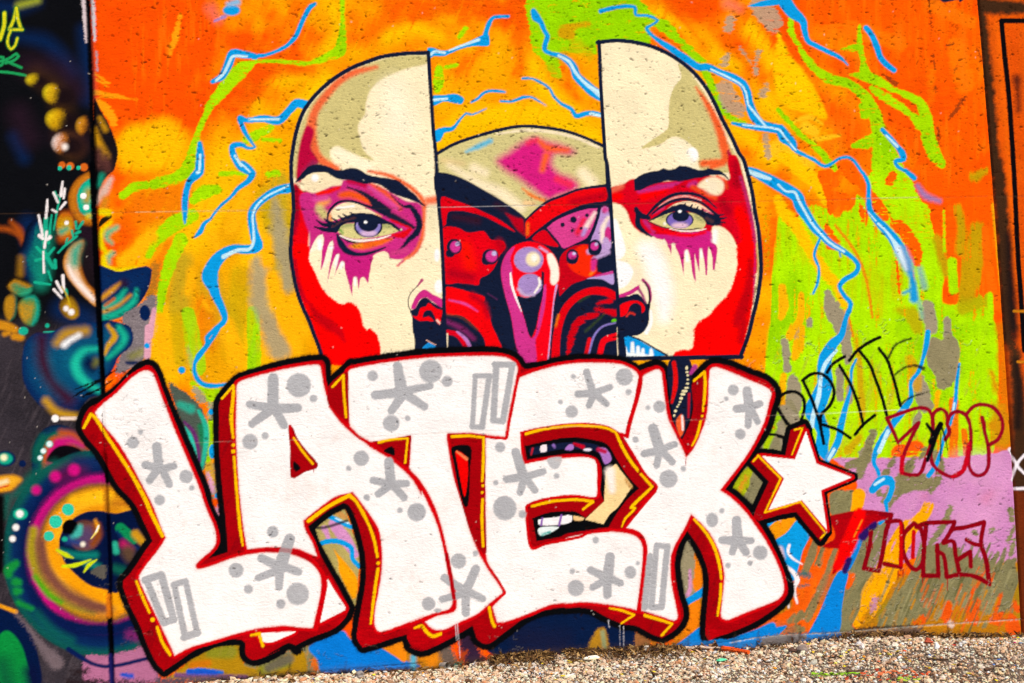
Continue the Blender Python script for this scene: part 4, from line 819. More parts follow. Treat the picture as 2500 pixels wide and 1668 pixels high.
poly('d8 1060,-20 1600,-20 1596,330! 1565,330! 1560,150 1510,20 1492,400! 1470,400! 1450,200 1405,35 1388,120 1384,360! 1340,200 1318,108 1338,495! 1300,420 1250,120 1210,55 1182,120 1170,400! 1150,300 1110,130', MAG, soft=3); poly('d8 945,-20 1000,-20 1000,115! 980,60', MAG, soft=3); airs('#ffffff', 'd8 1205,80,40 1220,200,40\nd8 1405,60,30 1415,160,30', soft=8)
airs('#fffcf8', 'd8 730,120,240 800,330,300 860,560,300 900,760,240 900,960,160', soft=44); airs('#fffdfa', 'd8 640,40,200 800,200,160', soft=40, alpha=.8); airs('#fbeccc', 'd8 520,330,90 500,600,60', soft=20)
poly('d7 200,870 240,858 300,1000 360,1200 376,1300 330,1390 240,1400 215,1200', '#ffffff', soft=6); poly('d8 240,200 300,205 420,250 480,340 460,440 380,550 280,580 250,400', '#ffffff', soft=6); oval('d8 265,80,90,110', '#ffffff', soft=8)
nr = part('nose', hr)
poly('d8 275,715 420,690 520,655 600,700 670,790 715,790 700,900 692,1050 650,1150 550,1222 430,1240 310,1275 280,1000', NAV, pid=nr); line('d8 280,692,40 430,645,60 545,570,50 560,545,14', '#cc2a84', soft=3, pid=nr); line('d8 560,600,40 610,680,36 655,780,16', '#a02a74', soft=6)
line('d8 615,470,44 690,560,44 715,680,44 712,760,34', '#b02a74', soft=4); line('d8 640,500,16 690,600,22 705,720,26 690,850,30', '#161426', soft=3)
poly('d8 288,830 400,765 520,748 620,800 642,880 600,918 592,830 520,780 440,820 400,920 350,960 288,965', '#ee0612', soft=2.5, pid=nr); line('d8 390,965,24 440,915,30 500,940,24', '#d03024', soft=4)
line('d8 722,890,30 725,1050,44 660,1185,56', '#ffffff', soft=6)
lip = part('lip', hr, 'light blue lip with white reflections'); poly('d8 312,1290 440,1232 560,1290 750,1400 945,1500! 600,1535 325,1515', '#0f9ce8', pid=lip)
for s in '365,1400,46 380,1490,70|470,1335,44 470,1480,66|545,1390,44 550,1490,60|612,1420,40 610,1500,60|725,1425,40 730,1490,60|380,1490,60 700,1510,40'.split('|'): line('d8 '+s, '#f6fdff', soft=5)
line('d8 425,1228,20 600,1300,22 760,1395,22 945,1500,26', NAV)
poly('d8 1910,-20 2150,-20 2140,400 2125,700 2080,1000 2020,1250 1960,1510 1030,1520 1060,1450 1150,1420 1270,1410 1310,1300 1310,1150 1370,1050 1500,960 1650,790 1780,650 1860,450 1900,250', RED, soft=5, grain=2.5)
airs('#c00410', 'd8 2090,200,60 2060,560,120 1960,900,170 1900,1050,120\nd8 1990,1050,120 1950,1300,80', soft=18); airs('#c8206c', 'd8 2150,-20,24 2145,300,24 2125,700,14', soft=6); airs('#cdb870', 'd8 2180,-20,40 2195,350,40 2150,640,20', soft=6); airs('#301428', 'd8 2160,560,20 2120,800,20', soft=6, alpha=.7)
ore = part('outline', hr); line(HR, NAV, w=56, soft=2, pid=ore); line('d8 300,1545,60 900,1535,60 1960,1520,66', NAV, soft=2, pid=ore)
# ---------------------------------------------------------------- gas mask between the halves
gm = part('gas_mask', 'main', 'red and pink gas mask with olive dome')
poly('d5 100,390 300,280 550,185 850,100 1100,50 1300,45 1700,100 2000,200 2230,310 d6 2180,0 2250,800 2260,1600 140,1600 150,800 120,-100', NAV, pid=gm, soft=2)
dome = part('dome', gm, 'olive dome with a magenta spray patch')
poly('d5 110,400 300,295 550,195 850,112 1100,62 1300,58 1700,112 2000,215 2225,320! 2240,790! 2100,800 1900,850 1700,920 1500,1000 1350,1110 1220,1222! 1150,1150 1000,1050 850,940 600,800 400,700 200,640 110,640!', '#d4c988', soft=2, pid=dome)
airs('#f8e7c2', 'd5 850,140,20 1300,95,40 1800,170,40 2150,310,40', soft=6); airs('#fae9c2', 'd5 250,540,60 600,760,110 900,900,150 1150,1080,120\nd5 560,580,110 700,640,90\nd5 1950,640,140 2060,760,160', soft=26); airs('#e8c890', 'd5 160,480,60 420,520,60', soft=20, alpha=.6)
airs('#64bad8', 'd5 460,370,24 620,300,70 770,230,60', soft=12)
poly('d5 850,480 1000,370 1200,230 1340,180 1450,220 1700,290 1845,370 1800,402 1600,400 1560,520 1650,640 1800,700 1890,780 1870,860 1600,960 1510,992 1300,850 1100,700 930,590', '#d81f80', soft=30, grain=3)
airs('#f5602e', 'd5 1380,230,50 1500,320,100 1750,350,60\nd5 1480,420,90 1430,600,70', soft=16); airs('#ee2c58', 'd5 1620,720,90 1780,790,90\nd5 1250,260,60 1350,220,50', soft=16); airs('#f07c34', 'd5 1180,840,24 1300,930,50 1450,990,44', soft=9); airs('#f6c890', 'd5 1220,1020,60 1320,1030,50', soft=16)
line('d5 100,388,40 300,275,42 550,185,42 850,100,42 1100,50,42 1300,45,42 1700,100,42 2000,200,38 2230,312,40', NAV, pid=gm)
poly('d5 60,640 150,640 400,708 700,868 1000,1050 1150,1160 1222,1250! 1215,1490! 1090,1400 900,1250 700,1150 500,1060 300,988 145,952 70,900', NAV, pid=gm)
R_ = lambda s, c='#de0418', **k: poly(s, c, pid=gm, **k)
R_('d5 145,950 300,985 500,1055 700,1145 900,1245 1090,1395 900,1300 700,1200 500,1140 330,1120 230,1140 200,1300 168,1325'); R_('d5 960,1150 1100,1210 1180,1232 1205,1440! 1100,1350 1000,1200', '#b8041e', soft=8); airs('#3c1424', 'd5 850,1050,60 950,1110,60\nd5 300,1200,60 600,1250,90', soft=20, alpha=.7)
R_('d6 155,-110 245,-130 340,-112 450,-58 560,-70 640,-78 690,-20 735,28 870,40 905,110 860,180 830,220 800,300 740,400 680,450 600,490 580,570 480,556 340,545 180,540', '#e20416'); airs('#f81208', 'd6 420,120,160 480,330,160', soft=30); airs('#b0041c', 'd6 260,430,110 500,480,90\nd6 820,60,60 850,120,60', soft=26)
R_('d5 1222,1255 1350,1122 1500,1012 1700,932 1900,862 2100,822 2232,820 2245,990 2100,1020 1900,1080 1700,1160 1500,1290 1350,1390 1232,1480', '#ea0812'); airs('#f4701c', 'd5 1245,1290,30 1240,1420,30', soft=9); airs('#b8041c', 'd5 1800,1010,60 2200,930,90', soft=22)
line('d5 1220,1240,26 1350,1115,28 1500,1005,34 1700,925,34 1900,850,30 2235,800,40', NAV, pid=gm); line('d5 1235,1510,50 1400,1380,60 1600,1230,60 1800,1130,54 2000,1060,60 2260,1030,70', NAV, pid=gm)
win = part('window_panel', gm, 'pink panel with dark dots')
poly('d5 1488,1340! 1600,1250 1800,1160 2000,1100 2135,1088! 2100,1250 2040,1400 1990,1470 1850,1540 1700,1600 1640,1520', '#d8408e', pid=win); airs('#ee2444', 'd5 1960,1230,50 1880,1400,70', soft=12); airs('#f6dcd4', 'd5 2100,1150,40 1990,1330,60', soft=10); airs('#b894d8', 'd5 1980,1360,50 1950,1430,40', soft=10); oval('d5 1828,1235,42 1690,1300,30 2000,1180,25 1925,1345,20 1810,1375,20', NAV, pid=win)
poly('d5 2190,1080 2268,1080 2295,1600 2040,1600 2050,1500 2100,1380 2160,1200', '#ba94d2', pid=win); airs('#fbe6d4', 'd5 2270,1210,40 2205,1330,60 2200,1500,60', soft=10); oval('d5 2270,1430,46,104', '#cc2c80', soft=4); airs('#d8408e', 'd5 2230,1110,80', soft=10)
R_('d5 1300,1480 1450,1368 1560,1480 1640,1580 1500,1560 1400,1530', '#dc041a')
R_('d6 1545,700 1550,260 1600,175 1700,110 1900,90 1990,260 1985,400 2060,430 1900,480 1850,505 1700,560 1610,640', '#c4061a'); R_('d6 1640,260 1760,120 1870,90 1930,240 1995,390 1900,475 1700,395', '#fa2a0a', soft=6); airs('#f8801c', 'd6 1960,390,30 1920,440,30', soft=8); airs('#c0a0d4', 'd6 1900,170,60 2130,170,50 1960,250,40\nd6 2100,40,80 2130,110,70', soft=8); airs('#d0308a', 'd6 1960,280,70 1950,380,50', soft=8)
R_('d6 1880,492 2000,460 2190,412 2190,560 2050,500', '#ba9edc', soft=3); line('d6 1980,462,20 2180,418,34', '#d03a90', soft=4)
for a, b, c in (((290,110,92,96), (240,190,54,50), (300,112,62,68)), ((722,230,100,95), (672,270,58,62), (735,225,70,68)), ((1702,230,74,92), (1690,262,60,56), (1700,215,50,46)), ((1972,120,80,96), (1955,160,60,54), (1965,105,48,48))):
    q = part('rivet', gm); oval('d6 %d,%d,%d,%d %d,%d,%d,%d' % (a+b), NAV, pid=q); oval('d6 %d,%d,%d,%d' % c, '#d23490', soft=4, pid=q); oval('d6 %d,%d,%d' % (c[0]+c[2]*.45, c[1]-c[3]*.5, c[2]*.4), '#c8c0ee', soft=5)
loop = part('breathing_loop', gm, 'glossy pink and red loop with two lilac bubbles')
poly('d6 848,400 868,290 930,170 1000,100 1100,60 1200,48 1330,80 1450,170 1520,280 1548,400 1545,520 1512,650 1482,800 1460,1000 1440,1200 1405,1480 1250,1520 1120,1540 1060,1380 1020,1250 970,950 900,700 860,520', '#f6061a', soft=2, pid=loop)
poly('d6 848,400 868,290 930,170 1010,110 960,250 982,400 972,500 1010,640 1080,850 1140,1000 1200,1200 1250,1180 1290,1000 1330,800 1350,600 1385,560 1375,800 1335,1000 1295,1150 1262,1220 1262,1520 1120,1540 1060,1400 1020,1250 970,950 900,700 860,520', '#d0348c', soft=5)
poly('d6 1040,700 1150,722 1240,680 1320,600 1335,400 1362,420 1345,700 1300,900 1270,1060 1215,1205! 1180,1160 1130,980 1085,840', NAV, soft=2)
oval('d6 1178,268,176,156 1195,565,146,132', '#a98dcc', soft=4, pid=part('lilac_bubble', loop)); oval('d6 1230,260,86,88', '#f5e3b6', soft=9); oval('d6 1245,245,38,46', '#fffef4', soft=9)
airs('#c8b0d8', 'd6 1060,620,40 1130,690,40 1240,680,30', soft=9); line('d6 962,428,22 975,560,30 1030,730,26 1095,890,10', '#fdf4f4', soft=2); line('d6 1300,490,26 1312,560,32 1250,660,24', '#fdf6ee', soft=4); poly('d6 1400,200 1450,190 1510,280 1540,400 1530,520 1480,570 1440,540 1440,400 1410,300', '#fbf0e0', soft=5); line('d6 1310,120,24 1400,175,24', '#d0a8d8', soft=7)
line('d6 1512,570,24 1480,750,12 1455,1000,12 1408,1480,14', '#c8a8e0', soft=3)
R_('d6 185,600 330,610 500,660 655,715 640,800 700,900 740,1050 800,1180 860,1360 690,1360 640,1200 520,1050 380,940 185,900', '#f2060e'); airs('#b8041c', 'd6 500,690,60 640,800,60 690,950,40', soft=18); line('d6 230,748,16 420,795,28 570,885,10', '#d84aa0', soft=6); airs('#70402c', 'd6 190,920,24 380,960,24 560,1100,20', soft=8, alpha=.7); airs('#7c2460', 'd6 190,1000,40 380,1090,56 520,1210,40', soft=14)
line('d6 195,1130,60 320,1160,60 410,1270,60 450,1360,60', '#da0620', soft=3, pid=gm); line('d6 320,1125,20 430,1220,44 490,1340,44', '#bc7cc4', soft=3); line('d6 205,1150,18 205,1340,22', '#f2e0bc'); line('d6 690,670,10 800,740,10', '#5a2858', soft=5)
line('d6 1500,1420,100 1508,1250,92 1540,1050,88 1620,850,86 1750,715,86 1900,645,86 2080,645,100 2210,700,90', '#e00614', soft=3, pid=gm); airs('#f27c10', 'd6 1500,1060,20 1535,930,24', soft=7); line('d6 1645,1400,40 1690,1200,84 1740,1050,96 1850,960,84 2000,915,50', '#cc0616', soft=5, tex=NH, tamp=4); airs('#d40618', 'd6 1990,860,60 2210,900,80\nd6 2000,790,30 2160,750,60', soft=6, tex=NH, tamp=4); line('d6 1870,1400,60 1905,1220,50', '#e0101c', soft=3); airs('#3a4a20', 'd6 1780,770,20 1900,700,16\nd6 1860,1120,30 2080,920,20', soft=8, alpha=.7); line('d6 1900,1390,20 1960,1180,26 2060,1065,22 2215,1020,18', '#8a7cc8', soft=4); line('d6 2030,1390,70 2080,1235,74 2225,1180,84', '#f20a1a', soft=2, pid=gm); line('d6 2235,1080,12 2250,1420,22', '#f2deb8'); airs('#6ad010', 'd6 2180,995,30 2210,990,30', soft=5)
line('d1 1605,460 1628,800 1650,1150 d3 2150,0 2172,500 2200,800 2228,1150 d4 2250,300 2262,800 2275,1500', NAV, w=52, soft=2, pid=ol); line('d2 765,365 790,900 822,1400 d7 120,100 170,600 205,1200 d8 230,300 265,700 290,1200 310,1560', NAV, w=52, soft=2, pid=ore)
# ---------------------------------------------------------------- right slab: orange with black frame
rm = np.clip((U-JR)/3+.5, 0, 1)
mixin('#e0560c', rm); mixin('#a04812', rm*np.clip(N3*1.5+.1, 0, 1)); mixin('#2c1a14', rm*np.clip((V-720)/500+N3*.6, 0, 1)*.8)
mixin('#e85c0c', rm*np.clip((560-V)/300, 0, 1)*.7)
RM = lambda c, s, **k: airs(c, s, cut=rm, **k)
RM('#402818', '''c5 1850,-40,90 1900,400,90 1940,900,100 2000,1568,110
c6 2010,0,130 2060,500,120 2080,900,120 2130,1568,140
c5 1840,40,160 2240,60,120
c7 2150,0,90 2200,600,110 2240,1400,160''', soft=16, tex=N2, tamp=6)
RM('#f0640c', 'c5 2005,180,40 2050,600,50 2100,1200,50 2130,1568,50\nc6 2120,0,40 2180,600,60 2200,1100,50', soft=14, tex=N2, tamp=6)
RM('#e0500a', 'c5 2160,300,110 2220,1400,110\nc6 2240,200,60 2250,700,60\nc7 2200,60,60 2230,160,60', soft=24, tex=N1, tamp=8, alpha=.8)
RM('#1a1416', 'c5 2190,715,80 2200,820,40 2205,1000,40\nc6 2110,640,50 2150,1300,90 2170,1568,60\nc7 2180,300,40 2210,600,60 2200,900,60', soft=22, alpha=.85)
fr = part('painted_frame', 'right', 'thin black sprayed frame line')
line('c5 2400,180 2050,180! 2080,500 2120,900 2165,1568 c6 2200,800 2235,1300 2260,1700', '#0d0c10', w=46, soft=2, pid=fr, cut=rm); line('c6 2165,1340 2400,1345', '#c87c14', w=24, soft=3, cut=rm); line('c7 2200,310 2300,312', '#c87c14', w=24, soft=3, cut=rm)
# ---------------------------------------------------------------- red and black hand-style tags
rt = part('red_splash', 'main', 'red wedge sprayed below the star')
poly('c8 430,210 600,180 720,152 730,185 800,165 830,190 920,185 910,210 800,260 760,340 700,400 640,380 600,460 560,560 450,680 440,640 500,480 420,470 360,450 460,380', '#b0040f', soft=5, tex=N2, tamp=3, pid=rt)
line('c8 440,215,40 600,190,60 730,170,40 860,178,26 925,190,22', '#a2060f', soft=3, pid=rt); airs('#f20606', 'c8 665,185,100 570,440,130 485,610,70', soft=9); airs('#2a1660', 'c8 790,270,50 690,370,70\nc8 580,560,50 545,650,50', soft=7); line('c8 685,235,12 620,370,12', '#f08018', soft=3)
tg = part('graffiti_tag', 'main', 'dark red dripping block letters beside the red wedge')
for s in '760,330 740,480 700,630! 820,650! 850,520 880,340 910,240 925,190! 840,185|890,250 1000,250 1010,420 1000,620! 870,592|1110,260 1030,350 1020,480 1070,600 1130,640 1180,580 1190,420 1170,320 1110,260|1130,290 1210,260 1440,250! 1420,310 1350,420! 1430,410 1450,520 1485,680|1210,270 1190,500 1185,690! 1310,690! 1300,440|1300,490 1350,520 1380,700! 1500,680 1620,700 1728,762! 1700,560 1660,420 1685,250! 1550,290 1420,310|1540,395 1600,430 1665,440|1460,565 1570,492! 1575,615'.split('|'):
    line('c8 '+s, '#8c0414', w=38, soft=2.5, pid=tg, wob=1)
line('c8 1108,330 1100,540', '#c80c12', w=34, soft=3, pid=tg); airs('#c8060c', 'c8 1000,260,26 1005,600,36', soft=4)
for x, y, l in ((1180,700,50),(1385,720,90),(980,650,70),(1020,650,50),(720,420,60),(770,420,50),(1490,690,30),(1320,700,20),(1270,255,30),(910,270,30)): line('c8 %d,%d,10 %d,%d,5' % (x, y, x, y+l), '#a0081a', pid=tg)
tg = part('graffiti_tag', 'main', 'dark red bubble letters reading ZOOP')
for s in '990,825 1050,950 1092,1045! 1280,870! 1200,1030 1140,1180 1125,1310 1190,1340 1290,1330 1340,1210 1390,1060 1410,920 1400,800 1360,745 1280,732 1150,770 990,825|1405,870 1420,780 1480,742 1530,775 1545,860|1540,870 1575,790 1640,765 1710,800 1750,900 1755,1060 1720,1200 1680,1310 1600,1360 1500,1330 1420,1260 1390,1170 1400,1040|1715,790 1780,720 1860,700 1960,730 2030,820 2045,920 2000,1020 1920,1070|1860,820 1885,960 1915,1100 1915,1260 1880,1330 1810,1350 1760,1310 1735,1230 1740,1120|1540,880 1560,950 1525,1020'.split('|'):
    line('c7 '+s, '#960820', w=36, soft=3, pid=tg, wob=1)
line('c7 1858,820,34 1880,890,34', '#9c0a20', pid=tg); airs('#c80820', 'c7 1130,1180,40 1125,1320,44\nc7 1740,1060,40 1690,1290,44 1590,1360,36', soft=5)
for x, y, l in ((1100,1060,70),(1120,1330,30),(1200,1350,20),(1440,1290,80),(1770,1080,80),(1250,940,70),(1570,930,80),(1600,1370,25)): line('c7 %d,%d,9 %d,%d,4' % (x, y, x-4, y+l), '#8c0a1c', pid=tg)
bs = part('black_scribble', 'main', 'black scrawl over the red bubble letters')
for s in '1355,880,30 1425,1000,46 1360,1210,34|1480,880,50 1400,1040,70|1480,880,24 1520,1000,14 1545,1120,6|1482,960,10 1480,1215,12|1490,880,30 1420,1000,40'.split('|'): line('c7 '+s, BLK, soft=4, pid=bs)
tg = part('graffiti_tag', 'main', 'thin black letters reading BRITE')
for s in '0,640 60,598 150,585 220,630 240,720 200,880|0,740 60,840 110,905|0,560 12,660|0,990 90,1012|225,485 300,640 350,780 380,880 415,1055|225,480 300,425 400,425 480,500 510,600 470,710 390,800 388,880! 540,930 655,1005|445,408 500,330 605,265|560,345 650,500 720,670 772,865|700,975 780,880 882,798|648,300 720,210 820,140 925,88|740,215 830,330 890,480 950,650 988,795|918,192 990,290 1040,430 1080,570 1112,712'.split('|'):
    line('c7 '+s, '#0b0b0d', w=31, soft=3, grain=1, pid=tg)
for s in '1005,275,24 1060,170,24 1130,125,22 1210,98,20|1060,432,22 1150,368,22 1240,345,24 1322,370,36|1112,700,22 1200,640,18 1320,600,12 1400,578,8'.split('|'): line('c7 '+s, '#141416', soft=6, grain=2, alpha=.92, pid=tg)
for s in 'e5 1570,520,24 1640,462,24|e5 1540,590,26 1650,765,26|e5 1420,862,26 1560,872,26 1640,902,26|e5 1620,900,24 1615,1030,24'.split('|'): line(s, '#0e0e10', soft=2.5, pid=tg)
for s in '90,440,22 80,490,22 110,540,20 195,595,10|10,470,40 40,590,30 120,660,34 155,720,44 130,800,30 155,912,16|85,890,14 85,948,16'.split('|'): line('c8 '+s, '#fbf4f6', soft=4, pid=part('white_squiggle', 'main'))
airs('#e8c8d8', 'c8 10,480,60 30,540,50', soft=12)
airs('#2a6a70', 'c8 170,670,40 250,690,50\nc8 170,780,24 240,765,20', soft=5, grain=6, alpha=.8)
for s in '2110,1110,36 2140,1170,24 2185,1245,26 2165,1310,24 2140,1385,36|2260,1160,24 2195,1250,26 2260,1330,22|2165,1470,26 2300,1465,26'.split('|'): line('c7 '+s, '#f6eef6', soft=4, pid=part('white_stroke', 'main'))
# ---------------------------------------------------------------- the five big letters and the star
SIL = 'e1 75,715 105,600 160,525 280,470 420,370 560,230 650,150 710,125 760,150 800,230 870,430 950,620 1050,850 1150,1080 1250,1330 e6 745,0 800,120 850,230 865,340 830,410 765,487! 880,450 935,430! 920,200 900,0 e2 160,1300 140,1000 135,700 140,560 170,510 260,400 330,340 500,280 750,210 1000,165 1130,160 1150,190! 1160,330 1170,420! 1230,350 1340,260 1400,195 e3 250,200 450,165 800,115 1100,90 1400,80 e4 200,80 330,100 430,150 490,220 515,240! 700,215 900,165 1100,150 1300,160 1450,180 1550,230 1590,272! e5 260,250 350,215 420,205 460,240 480,320 500,500 540,700 600,850 640,935! 720,760 755,600 745,380 850,260 920,200 970,185 1100,210 1300,290 1450,350 1530,430 1540,510 1500,640 1460,780 1380,920 1250,1100 1120,1270 1060,1395! f2 430,540 520,630 540,665! 590,720 660,830 740,1000 800,1150 810,1230 780,1290 700,1360 560,1450 400,1520 280,1560 f1 1290,1330 1255,1290 1250,1200 1270,950 1280,800 1260,670 1190,500 1075,335! 1010,480 975,640 985,780 1010,920 1050,1060 1050,1120 1010,1200 940,1260 860,1305! 760,1265 640,1200 510,1182! 350,1110 250,1055 150,1035 0,1040 e8 1400,1030 1200,1060 1050,1110 920,1200 800,1290 720,1350 660,1355 600,1310 580,1250 560,1195! 400,1290 200,1390 100,1420 0,1380 e7 1400,1415 1310,1390 1260,1320 1250,1275! 1150,1300 1000,1350 860,1390! 810,1310 820,1180 850,1020 885,800 885,600 850,420 800,250 740,130 690,100! 560,165 375,310! 420,450 520,640 640,850 740,1040! 700,1130 600,1220 400,1300 260,1370! 200,1350 100,1400 0,1465 e6 1400,1300 1250,1370 1150,1390 1095,1340 1090,1240! 1050,1210 850,1220 650,1300 500,1400 365,1490! 300,1420 220,1260 150,1080 60,900 0,740! 0,690! 80,600 200,420 265,330! 190,170 105,0 e1 430,1280 330,1110 240,950 130,820'
STS = ['f2 830,60! 930,18! 950,60! 865,272! 790,245!', 'f2 540,290! 592,228! 700,235 865,272! 940,60! 1015,300! 1280,400! 1050,495! 1092,790! 1045,862! 870,650! 750,670 600,715! 560,690 580,630 672,430!']
STAR = 'f2 940,68! 1015,302! 1272,400! 1048,495! 1092,782! 910,566! 670,637! 782,410! 620,246! 860,272!'
LW = dict(
 L='e1 205,575 230,545 285,490 400,400 540,260 640,190 700,175 750,200 780,260 860,480 940,680 1000,830 1100,1060 1200,1300 e6 725,0 770,110 812,210 830,330 800,400 700,490 648,545 660,580 700,580 800,550 1000,480 1200,440 1400,430 e7 0,545 150,550 280,580 400,640 460,700 488,800 480,920 450,1060 415,1215! 300,1210 150,1195 0,1205 e6 1400,1090 1200,1110 1000,1160 800,1220 600,1280 462,1352! 440,1300 360,1130 280,960 200,800 145,660 170,600 230,520 330,390 385,300! 350,230 300,100 260,0 e1 620,1200 500,980 400,830 310,730 250,650',
 A='e6 1110,405! 1080,250 1060,100 1050,0 e2 330,1400 310,1100 300,800 305,500 310,385 360,350 600,280 850,225 1085,198 1105,220! 1150,450 1200,600 1270,720 1400,850 1520,935 e3 400,985 560,1080 700,1190 810,1300 900,1450 e8 105,0 200,190 255,330 300,500 335,700 365,870 380,990 350,1045 200,1090 0,1165 e7 1400,1110 1200,1190 1010,1248 968,1190 970,1060 1000,900 1030,700 1030,500 1000,330 930,215 840,90 770,5! 620,45 480,140 328,260! 345,340 410,460 450,575! 400,560 280,510 150,498 0,497 e6 1400,390 1250,390',
 E='e4 460,325! 600,270 800,215 1000,185 1200,180 1400,190 1500,220 1580,270 1612,330! 1600,430 1560,620 1520,800 1490,890! 1440,870 1300,800 1100,770 900,775 650,810 480,850! 490,1000 505,1140! 650,1110 900,1080 1100,1075 1190,1100 1215,1160 1215,1300 1200,1470! 1000,1455 800,1470 620,1510 540,1545 e8 1040,150! 1045,250 1085,505! 1200,470 1400,430 f1 0,415 200,375 380,360 550,375 640,410 685,480 690,560 680,700 660,880 635,1055! 500,1025 300,995 150,985 0,1000 e8 1400,990 1250,1010 1050,1090 850,1160 780,1165! 740,1030! 800,960 820,900 700,640 680,560! 678,300 678,0 e4 135,1300 140,1100 140,890! 250,890 345,895! 370,720 410,520',
 X='e5 268,315 330,275 400,245 440,255 455,320 480,520 510,700 560,820 640,980 685,1090! 760,1000 830,850 880,700 900,500 905,350 920,240 970,222 1100,265 1300,350 1460,420 1500,470 1480,560 1440,720 1380,860 1280,1040 1150,1220 1010,1400! f2 400,550 500,650 580,760 660,880 730,1020 770,1130 780,1220 740,1280 600,1340 450,1400 370,1430 330,1410 335,1300 350,1150 345,1050 310,930 250,810 180,730 110,665! f1 1060,330 990,450 945,560 935,700 950,850 980,1000 1000,1120 975,1150 850,1110 680,1060! 690,950 710,750 730,560 720,450 680,380 600,340 522,330! 600,230 700,110 800,0 e5 405,1370! 300,1260 180,1060 65,880! 125,895! 160,750 220,550 250,400',
 T='e3 195,265 250,235 450,195 700,160 1000,130 1300,118 1500,115 e4 200,115 330,130 420,180 445,240 430,320 390,520 350,720 325,885! 240,880 0,850 e3 1150,855! 1140,900 1170,1080 1210,1280 1270,1480 e8 480,146 520,300 560,420 620,560 700,700 790,830 830,900! 720,990 600,1090 450,1160 300,1230 200,1220 140,1160! 250,1110 400,1070 422,1000 410,850 370,700 330,500 290,330 240,170 e3 1010,1520 960,1420 880,1300 780,1190! 790,1100 800,880! 700,890 560,920 410,935! 300,870 210,780! 200,600 195,400')
lo = part('letter_outline', 'main', 'thick black outline around the big white letters')
poly(SIL, BLK, off=17, soft=10, alpha=.45, grain=4)
poly(SIL, BLK, off=15, soft=3, wob=1.5, grain=1, pid=lo)
for s in STS+[STAR]: poly(s, BLK, off=13, soft=2, straight=True, pid=lo, grain=.8)
for s in ('c3 670,630,16 880,500,22 1060,385,16', 'c3 760,625,22 900,560,20 1020,480,14', 'c3 690,560,8 900,480,18', 'e7 375,310,60 560,190,60 690,110,60', 'f3 400,470,60 450,500,90'): line(s, BLK, soft=4, grain=2.5, pid=lo)
for x, y, l in ((450,530,18),(500,490,22),(520,480,24)): line('f3 %d,%d,12 %d,%d,6' % (x, y, x+4, y+l), BLK)
# what shows in the fork of the X
poly('e5 520,170 720,150 740,200 760,260 735,330 742,600 715,720 640,900 575,760 545,600', NAV, soft=3); line('e5 570,180,40 585,300,44 580,420,46 550,560,24', '#e01010', soft=3)
for i, (x, y) in enumerate(((692,230),(695,270),(702,300),(702,340),(700,380),(690,420),(672,450),(655,482),(638,520),(628,555),(617,580),(603,600),(585,640),(572,685))): oval('e5 %d,%d,%d,%d' % (x, y, (14,14,12,12,16,22,28,24,18,13,10,10,14,12)[i], (18,10,10,8,9,10,13,14,14,9,8,8,14,12)[i]), '#f2e6b4', soft=2)
poly('e5 590,740 640,670 665,700 665,830 630,890', '#f0602c', soft=4); line('e5 648,690,20 655,820,20', '#f4e8e4', soft=4); line('e5 770,220,50 730,280,30', '#b0388c', soft=5); line('e5 715,480,24 708,700,16', '#c01024', soft=5)
sh = part('letter_shade', 'main', 'dark red block shadow of the big white letters')
poly(SIL, LDR, soft=2, pid=sh)
for s in STS: poly(s, LDR, soft=2, straight=True, pid=sh)
mixin('#7c0a10', np.where(ID == sh, np.clip(ND*1.1+N3*.6-.2, 0, .55), 0)); mixin('#d00010', np.where(ID == sh, np.clip(-N3*1.1-NH*.5-.1, 0, .6), 0))
for s in STS+[STAR]: poly(s, LDR, soft=2, straight=True, pid=sh)
letters = {}
for k in 'LAEXT':
    poly(LW[k], LRD, off=8.5, soft=2, wob=.8, pid=sh)
    letters[k] = part('letter', 'main', 'white letter %s with grey spray marks' % k); poly(LW[k], '#fae6e2', soft=4, grain=1.2, pid=letters[k]); poly(LW[k], WHT, off=-4, soft=9, grain=1.5, pid=letters[k])
    if k == 'A': poly('e7 545,780 600,870 705,1030! 702,1058! 480,1170! 510,1000 545,850', LRD, off=8, soft=2, pid=sh); poly('e7 545,780 600,870 705,1030! 702,1058! 480,1170! 510,1000 545,850', WHT, pid=letters[k]); line('e7 0,520 150,522 280,548 400,612 465,680 510,760 510,900 480,1060 440,1225', LRD, w=44, soft=2, pid=sh); line('e6 1110,425 1250,412 1400,412 1532,425', LRD, w=38, soft=2, pid=sh)
    if k == 'X': line('f1 520,345 600,355 670,395 705,470 712,560 700,720 678,900 655,1070', LRD, w=40, soft=2, pid=sh); line('e5 125,880 150,760 210,560 250,400 255,320 240,285', LRD, w=32, soft=2, pid=sh)
for s in ('e2 800,775 840,790 880,890 960,1000 1078,1140 1075,1185 950,1230 850,1288 820,1275 815,1000', 'e3 430,935! 560,915 800,872! 800,900 775,1192! 640,1110 480,1010', 'e3 1145,857! 1330,860 1505,872! 1510,1200 1505,1568 e8 680,300 684,545 660,560! 600,480 540,360 490,200 430,0 e3 1210,1280', 'e3 0,420! 60,370 150,285 197,268! 203,780! 100,700 0,560'):
    poly(s, LDR, soft=2, pid=sh); 
for s in ('e2 815,785 830,870 900,960', 'e3 1150,870 1180,1090 1220,1290 1290,1500', 'e3 205,775 100,695 20,600', 'e3 440,950 560,1050 700,1150 775,1195'): line(s, LRD, w=26, soft=3, pid=sh, alpha=.8)
poly('e2 850,1118 880,1140 917,1190 872,1222 850,1200', BLK, soft=2, pid=lo); poly('e3 535,1025 612,978 637,1000 640,1068 610,1062', BLK, soft=2, pid=lo)
